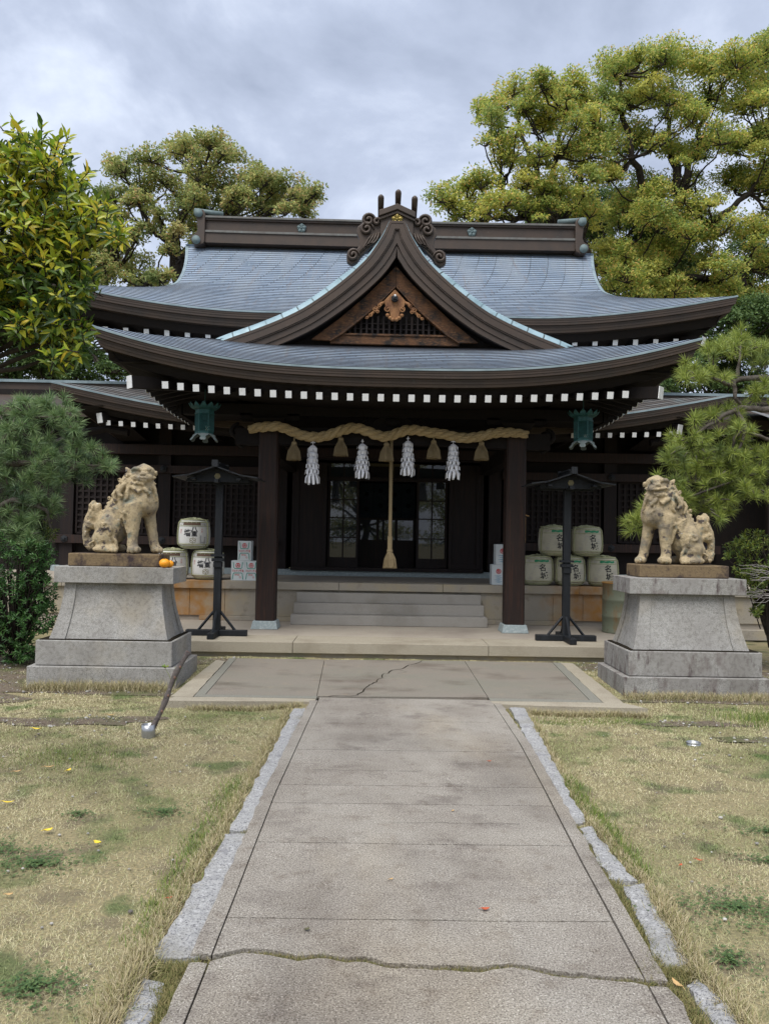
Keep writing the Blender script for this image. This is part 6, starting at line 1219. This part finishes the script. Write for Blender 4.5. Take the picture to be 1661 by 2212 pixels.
pine('bright green pine with pale crooked branches behind the right lion', [(1600, 735, 40, 28), (1560, 760, 40, 24), (1500, 800, 40, 24), (1540, 815, 34, 16), (1650, 770, 36, 26), (1650, 850, 34, 26), (1570, 890, 40, 22), (1500, 900, 26, 18), (1490, 950, 44, 26), (1560, 960, 50, 30), (1450, 985, 40, 24), (1520, 1010, 60, 30), (1600, 1010, 50, 32), (1650, 1000, 36, 40), (1460, 1040, 50, 22), (1560, 1060, 56, 26), (1620, 1070, 40, 26), (1545, 1110, 34, 20), (1480, 1080, 40, 20), (1375, 1135, 26, 22), (1400, 1100, 24, 22), (1720, 900, 50, 60), (1600, 930, 30, 18)], -2.3, 'pine_needle',
     [(.11, .08, [(1800, 1420, 0), (1780, 1200, 0), (1760, 980, 0), (1740, 840, 0)]), (.055, .02, [(1745, 880, 0), (1661, 884, -.1), (1600, 880, -.1), (1560, 900, -.1), (1500, 940, -.1)]), (.05, .02, [(1740, 840, 0), (1661, 815, 0), (1600, 818, -.1), (1575, 832, 0), (1540, 815, 0)]), (.035, .018, [(1585, 820, -.1), (1588, 860, -.15), (1600, 872, -.1)]),
      (.035, .014, [(1590, 884, -.1), (1610, 920, -.15), (1600, 960, -.15), (1585, 990, -.1)]), (.03, .014, [(1606, 925, -.15), (1588, 945, -.15), (1580, 985, -.1)]), (.03, .012, [(1661, 950, 0), (1620, 935, -.1), (1590, 930, -.1)]), (.025, .010, [(1740, 1000, 0), (1620, 1030, 0), (1500, 1070, 0), (1390, 1120, 0)]), (.03, .012, [(1590, 815, -.05), (1598, 780, -.05), (1600, 745, 0)])], (6.2, -2.3, 0), .0135)
# ---- shrubs
def shrub(name, label, lobes, Y, mt, loc, dens, L, per=9, jy=.35):
    T = thing(name, label, 'shrub', loc); Ps, Ds, Ns = [], [], []; wood = B()
    for (px, py, rx, ry) in lobes:
        for k in range(int(rx*ry*dens)+4):
            a = random.uniform(0, 2*PI); q = math.sqrt(random.random()); dep = Y+random.uniform(-jy, jy)-.2*(1-q); c = at(px+rx*q*math.cos(a), py+ry*q*math.sin(a), dep); ax = unit(np.array([math.cos(a)*q+random.gauss(0, .3), -.5+random.gauss(0, .3), .5-math.sin(a)*q*.4]))
            if k % 3 == 0: wood.tube([(loc[0]+(c[0]-loc[0])*.3, Y, max(.02, c[2]*.35)), tuple(c*.7+np.array([loc[0], Y, c[2]*.6])*.3), tuple(c)], [.010, .007, .003], 4, False)
            e1 = unit(np.cross(ax, [0, 0, 1.])); e2 = np.cross(ax, e1)
            for j in range(per):
                th = j*2.4+random.random(); d = ax*(.9-.07*j)+(e1*math.cos(th)+e2*math.sin(th))*(.4+.09*j); Ps.append(c-ax*.008*j); Ds.append(d); Ns.append(ax+[0, 0, .3])
    n = len(Ps); leafcloud('foliage', Ps, Ds, Ns, L*rng.uniform(.75, 1.15, n), L*.36*rng.uniform(.8, 1.2, n), mt, T, True); wood.build('stems', 'bark', T, True); return T
shrub('garden_shrub', 'dense dark green shrub standing left of the clean grey pedestal', [(40, 1180, 60, 40), (80, 1200, 45, 40), (30, 1260, 60, 45), (85, 1280, 40, 45), (95, 1330, 28, 36), (30, 1340, 60, 45), (60, 1390, 40, 34), (30, 1410, 36, 26), (-60, 1300, 60, 110)], -2.5, 'shrub_leaf', (-4.9, -2.5, 0), .036, .062)
shrub('garden_shrub', 'small yellowing shrub half hidden by the left pine needles', [(95, 1090, 26, 30), (105, 1150, 20, 24), (60, 1130, 26, 26)], -2.0, 'light_shrub_leaf', (-4.8, -2.0, 0), .03, .055)
shrub('rhododendron_bush', 'light green bush with yellowing leaves right of the drip stained pedestal', [(1625, 1180, 45, 34), (1590, 1190, 30, 24), (1650, 1230, 40, 36), (1600, 1235, 24, 22), (1625, 1265, 30, 20), (1650, 1290, 32, 26), (1640, 1320, 18, 14), (1710, 1240, 50, 90)], -2.0, 'light_shrub_leaf', (5.3, -2.0, 0), .034, .066)
T = thing('bare_twigs', 'pale leafless twigs sticking out in front of the right bush', 'twigs', (5.1, -2.6, 1.2)); b = B()
for k in range(15):
    x0_, y0_ = 1690, random.uniform(1225, 1300); x1_, y1_ = random.uniform(1595, 1625), y0_+random.uniform(-22, 18); p, q = Vector(at(x0_, y0_, -2.6)), Vector(at(x1_, y1_, -2.65)); limb(b, [p, p.lerp(q, .5)+Vector((0, 0, random.uniform(-.05, .05))), q], .005, .0018, 4, .06, 4)
    m_ = p.lerp(q, .55); limb(b, [m_, m_+Vector((-.13, -.02, random.uniform(-.12, .10)))], .003, .0012, 4, .08, 3)
b.build('branches', 'bare_twig', T, True)
T = thing('green_sprout', 'two thin leafy shoots growing from the foot of the left pedestal', 'plant', (-2.5, -3.95, -.05)); b = B(); tips = []
for (x0_, y0_, x1_, y1_) in ((372, 1482, 357, 1444), (374, 1484, 386, 1448)): p, q = Vector(at(x0_, y0_, -3.95)), Vector(at(x1_, y1_, -3.98)); b.tube([p, p.lerp(q, .5)+Vector((.01, 0, .01)), q], [.004, .003, .002], 5); tips.append(q)
b.build('stems', 'green_blade', T, True); Ps, Ds, Ns = [], [], []
for q in tips:
    for j in range(8): a = j*2.4; Ps.append(np.array(q)); Ds.append([math.cos(a), math.sin(a)*.6-.3, .7]); Ns.append([0, -.5, 1])
leafcloud('leaves', Ps, Ds, Ns, .055, .022, 'green_blade', T, True)
# ================================================================== GRASS
def inpoly_any(x, y):
    pass
def keep_mask(x, y):
    k = np.ones(len(x), bool)
    k &= ~((x > -.97) & (x < .90) & (y < -4.3)); k &= ~((np.abs(x-.05) < 2.4) & (y > -4.66) & (y < -1.9))
    k &= ~((x > -4.17) & (x < -2.47) & (y > -3.76) & (y < -2.7)); k &= ~((x > 2.57) & (x < 4.27) & (y > -3.76) & (y < -2.7)); k &= ~((x > -4.02) & (x < 4.32) & (y > -1.64))
    for a in KL+KR:
        q = np.array(a[:4]); x0_, x1_ = np.interp(y, sorted([q[0][1], q[3][1]]), [q[3][0], q[0][0]]), np.interp(y, sorted([q[1][1], q[2][1]]), [q[2][0], q[1][0]])
        k &= ~((y < q[:, 1].max()-.01) & (y > q[:, 1].min()+.01) & (x > np.minimum(x0_, x1_)+.012) & (x < np.maximum(x0_, x1_)-.012))
    return k
def blades(x, y, z, L, w, lean, bend=.4):
    n = len(x); az = rng.uniform(0, 2*PI, n); le = lean*rng.uniform(.4, 1.3, n); d = np.stack([np.cos(az)*np.sin(le), np.sin(az)*np.sin(le), np.cos(le)], 1); sd = np.stack([-np.sin(az), np.cos(az), np.zeros(n)], 1); tw = rng.uniform(-1, 1, n)[:, None]; sd = unit(sd+np.stack([np.cos(az), np.sin(az), np.zeros(n)], 1)*tw)
    P = np.stack([x, y, z], 1); L = L[:, None]; w = w[:, None]; dn = np.array([0, 0, -1.]); M = P+d*L*.55; T_ = P+unit(d+dn*bend*rng.uniform(.2, 1.5, (n, 1)))*L*.5+d*L*.5; T_[:, 2] = np.maximum(T_[:, 2], P[:, 2]+.002)
    V = np.stack([P-sd*w*.5, P+sd*w*.5, M+sd*w*.4, M-sd*w*.4, T_], 1).reshape(-1, 3); b_ = (np.arange(n)*5)[:, None]; return V, b_+[0, 1, 2, 3], b_+[3, 2, 4]
N0 = 760000
r_ = 2.2+(rng.random(N0)**1.12)*9.0; th = rng.uniform(-.62, .62, N0); x = CAMP[0]+r_*np.sin(th)*1.02; y = CAMP[1]+r_*np.cos(th)
k = keep_mask(x, y)
for sx, sy, rx, ry, _ in SOIL: k &= ~(rng.random(N0) < .74*np.clip(1.6-1.6*(((x-sx)/rx)**2+((y-sy)/ry)**2), 0, 1))
k &= rng.random(N0) < np.clip(.45+.9*np.sin(x*2.1+np.sin(y*1.3)*2)*np.sin(y*1.9+x)+.4, .5, 1)
x, y, r_ = x[k], y[k], r_[k]; z = np.array([gz(a, c) for a, c in zip(x, y)])-.004
L = rng.uniform(.014, .034, len(x))*(1+.1*np.maximum(0, r_-4)*.3); w = np.maximum(.0022, .00058*r_)*rng.uniform(.7, 1.3, len(x))
V, F4, F3 = blades(x, y, z, L, w, 1.25); tag(npmesh('lawn_grass', V, F4, 'lawn_blade', None, F3), kind='stuff')
# taller dry fringe hanging over the kerbs, in the seams and against the pedestals
xs_, ys_, Ls = [], [], []
def fringe(x0, y0, x1, y1, n, s_, L0, L1):
    t_ = rng.random(n); xs_.append(x0+(x1-x0)*t_+rng.normal(0, s_, n)); ys_.append(y0+(y1-y0)*t_+rng.normal(0, s_, n)); Ls.append(rng.uniform(L0, L1, n))
fringe(-1.10, -4.8, -1.14, -8.0, 4200, .022, .03, .07); fringe(-1.15, -8.0, -1.20, -9.4, 3600, .022, .03, .065); fringe(-1.19, -9.3, -1.20, -10.1, 3600, .030, .05, .10); fringe(1.27, -4.8, 1.06, -7.8, 3000, .02, .03, .06); fringe(1.06, -7.8, 1.10, -8.7, 2500, .02, .03, .06); fringe(1.11, -8.7, 1.03, -9.4, 3000, .024, .04, .08); fringe(1.04, -9.4, 1.10, -10.2, 3000, .026, .045, .09)
fringe(-4.1, -3.85, -2.55, -3.85, 3800, .06, .07, .17); fringe(2.6, -3.86, 4.4, -3.86, 3800, .06, .06, .13); fringe(-2.1, -4.74, -1.0, -4.70, 2200, .03, .04, .09); fringe(1.3, -4.76, 2.5, -4.80, 2600, .03, .04, .10); fringe(-2.0, -4.52, -.9, -4.46, 700, .012, .02, .04); fringe(1.0, -4.42, 2.1, -4.46, 800, .012, .02, .04)
x, y, L = map(np.concatenate, (xs_, ys_, Ls)); z = np.array([gz(a, c) for a, c in zip(x, y)]); V, F4, F3 = blades(x, y, z, L, rng.uniform(.002, .0042, len(x)), .65, .6); tag(npmesh('dry_fringe', V, F4, 'dry_blade', None, F3), kind='stuff')
xs_, ys_, Ls = [], [], []
fringe(-.955, -4.9, -.96, -6.2, 700, .010, .012, .03); fringe(1.08, -4.75, .975, -6.4, 1300, .014, .015, .035); fringe(.955, -6.4, .915, -7.8, 900, .012, .012, .03); fringe(.93, -7.85, .90, -8.65, 1600, .020, .02, .04); fringe(.93, -8.60, .87, -9.4, 2600, .022, .02, .045); fringe(-.955, -7.2, -.955, -9.3, 700, .007, .01, .025)
for q in ((-.954, -8.02), (-.958, -8.72), (-.955, -9.22), (-.99, -8.04)): fringe(q[0], q[1], q[0]+.01, q[1]-.05, 160, .016, .015, .035)
fringe(-1.16, -9.43, -.86, -9.43, 2600, .030, .015, .04); fringe(-1.05, -9.5, -.98, -9.85, 2600, .022, .015, .04); fringe(.80, -9.42, 1.03, -9.43, 1700, .028, .02, .045); fringe(.88, -9.5, .92, -10.0, 1600, .022, .02, .045)
t_ = rng.random(4200); xx = -.88+1.7*t_; xs_.append(xx); ys_.append(np.array([crackY(a) for a in xx])+rng.normal(-.004, .012, 4200)); Ls.append(rng.uniform(.010, .034, 4200)*(1+.4*np.sin(xx*9)))
x, y, L = map(np.concatenate, (xs_, ys_, Ls)); V, F4, F3 = blades(x, y, np.full(len(x), -.022), L, rng.uniform(.0014, .003, len(x)), .9, .5); tag(npmesh('seam_weeds', V, F4, 'lawn_weed' if 'lawn_weed' in MATS else 'green_dry', None, F3) if False else npmesh('seam_weeds', V, F4, 'seam_blade', None, F3), kind='stuff')
xs_, ys_, Ls = [], [], []
fringe(3.4, -4.9, 5.2, -5.0, 5000, .22, .05, .12); fringe(4.1, -4.3, 5.4, -4.5, 3000, .15, .05, .11); fringe(1.3, -5.1, 2.3, -5.05, 900, .10, .02, .04); fringe(-3.0, -6.6, -2.2, -6.5, 900, .18, .02, .05); fringe(1.12, -6.9, 1.12, -8.5, 1800, .04, .03, .06); fringe(-1.22, -7.0, -1.25, -9.2, 1500, .05, .03, .055)
x, y, L = map(np.concatenate, (xs_, ys_, Ls)); z = np.array([gz(a, c) for a, c in zip(x, y)]); V, F4, F3 = blades(x, y, z, L, rng.uniform(.002, .004, len(x)), .55, .5); tag(npmesh('green_grass', V, F4, 'green_blade', None, F3), kind='stuff')
# clover patches
Ps, Ds, Ns = [], [], []
for cx_, cy_, rx, ry, n in ((-2.35, -8.3, .30, .14, 900), (-2.0, -8.45, .22, .12, 600), (-1.55, -7.7, .14, .10, 260), (-2.05, -7.75, .10, .08, 140), (-1.55, -9.55, .22, .12, 500), (-2.3, -9.35, .2, .1, 200), (1.45, -8.85, .35, .18, 800), (1.75, -9.1, .3, .2, 700), (1.9, -8.3, .16, .06, 260), (2.1, -7.9, .2, .06, 260), (1.5, -9.5, .25, .15, 500), (-3.1, -8.2, .3, .15, 500), (1.2, -9.3, .1, .1, 200)):
    a = rng.uniform(0, 2*PI, n); n = int(n*.8); a = a[:n]; q = np.abs(rng.normal(0, .75, n)); x = cx_+rx*q*np.cos(a); y = cy_+ry*q*np.sin(a)
    for xx, yy in zip(x, y):
        h = gz(xx, yy)+rng.uniform(.006, .026); a0 = rng.uniform(0, 6.28)
        for j in range(3): Ps.append([xx, yy, h]); Ds.append([math.cos(a0+j*2.1), math.sin(a0+j*2.1), rng.normal(.1, .2)]); Ns.append([rng.normal(0, .2), rng.normal(0, .2), 1])
tag(leafcloud('clover', Ps, Ds, Ns, rng.uniform(.008, .013, len(Ps)), rng.uniform(.007, .011, len(Ps)), 'clover'), kind='stuff')
# gravel
V, F = [], []; gb2 = B()
for sx, sy, rx, ry, _ in SOIL:
    for k in range(int(80*rx*ry/.1**.5)+20):
        a = random.uniform(0, 2*PI); q = math.sqrt(random.random())*1.15; x, y = sx+rx*q*math.cos(a), sy+ry*q*math.sin(a)
        if not keep_mask(np.array([x]), np.array([y]))[0]: continue
        s_ = abs(random.gauss(.006, .005))+.003; gb2.ell((x, y, gz(x, y)+.006+s_*.3), (s_, s_*random.uniform(.6, 1), s_*.55), rot('Z', random.uniform(0, 3)), 5, 4)
for k in range(260):
    x = random.choice((-1, 1))*random.uniform(1.3, 3.2); y = random.uniform(-9.8, -5); s_ = abs(random.gauss(.003, .004))+.002; gb2.ell((x, y, gz(x, y)+.012), (s_, s_*.8, s_*.6), None, 5, 4)
tag(gb2.build('gravel', 'pebble'), kind='stuff')
# ---- fallen leaves, one by one
LG = 'fallen leaves'
def fallen(px, py, z, L, W_, rz, m_, lb, curl_=.25):
    p = atz(px, py, z); x, y = p[0], p[1]; z = z if abs(x) < .95 else gz(x, y)+.022; n = 8; b = B(); vs = []
    for i in range(n+1):
        t_ = i/n; wv = W_*math.sin(PI*min(1, t_*.96+.03))**.8*.5*(1+.15*math.sin(i*2.7)); h = curl_*L*(t_-.5)**2*2.0
        for s_ in (-1, 0, 1): vs.append(((t_-.5)*L, s_*wv, h+abs(s_)*W_*curl_*.6))
    R = rot('Z', rz); vs = [R @ Vector(v)+Vector((x, y, z)) for v in vs]; b.add(vs, [(i*3+j, i*3+j+1, (i+1)*3+j+1, (i+1)*3+j) for i in range(n) for j in range(2)])
    T = thing('fallen_leaf', lb, 'leaf', (x, y, z), LG); b.build('blade', m_, T, True); b = B(); a = R @ Vector((-.5*L, 0, curl_*L*.5)); c_ = R @ Vector((-.75*L, .1*W_, curl_*L*.4)); b.tube([Vector((x, y, z))+a, Vector((x, y, z))+c_], .0012, 4); b.build('stalk', m_, T)
for a in [(1048, 1965, .006, .040, .024, .1, 'red_leaf', 'curled red leaf lying alone on the lower right part of the path'), (1463, 2128, .0, .060, .022, 1.9, 'tan_leaf', 'long pink brown leaf at the end of the right kerb'), (845, 1900, .006, .022, .012, .5, 'tan_leaf', 'tiny tan leaf in the middle of the path'),
          (1057, 1645, .006, .03, .018, .2, 'red_leaf', 'small red brown leaf on the upper right of the path'), (978, 1752, .006, .022, .014, 1., 'tan_leaf', 'tiny tan leaf on the path between two cross seams'), (104, 1788, 0, .050, .034, .6, 'yellow_leaf', 'bright yellow leaf on the green clover at the left'), (211, 1817, 0, .050, .032, -.5, 'yellow_leaf', 'yellow leaf with a brown edge right of the clover patch'),
          (148, 1660, 0, .055, .026, 1.3, 'yellow_leaf', 'rightmost of the three yellow leaves high on the left lawn'), (106, 1652, 0, .07, .026, .3, 'tan_leaf', 'tan leaf in the middle of three high on the left lawn'), (37, 1663, 0, .055, .025, .5, 'tan_leaf', 'leftmost tan leaf of three high on the left lawn'), (18, 1730, 0, .075, .020, .1, 'yellow_leaf', 'long pale yellow leaf at the left edge of the lawn'),
          (80, 1571+0, 0, .09, .03, -.1, 'yellow_leaf', 'broad pale yellow leaf on the lawn below the left pedestal'), (1510, 1855, 0, .04, .018, -.6, 'red_leaf', 'orange brown leaf on the right lawn'), (1470, 1862+0, 0, .03, .016, .8, 'red_leaf', 'small orange leaf just left of the other on the right lawn'), (20, 1928, 0, .035, .022, .2, 'tan_leaf', 'pinkish leaf at the left edge near the bottom'),
          (1083, 1457, .006, .06, .02, .3, 'tan_leaf', 'pale curled leaf on the right part of the apron'), (1235, 1495, .006, .06, .02, .0, 'tan_leaf', 'pale leaf near the right border of the apron'), (366, 2205-270, 0, .03, .018, .4, 'red_leaf', 'small orange leaf beside the left kerb'), (663, 2009-0, .006, .026, .02, .7, 'soil', 'dark dried leaf crumb on the path left of centre'), (240, 1538, 0, .08, .024, .2, 'tan_leaf', 'tan leaf on the bare soil near the leaning branch')]: fallen(*a)
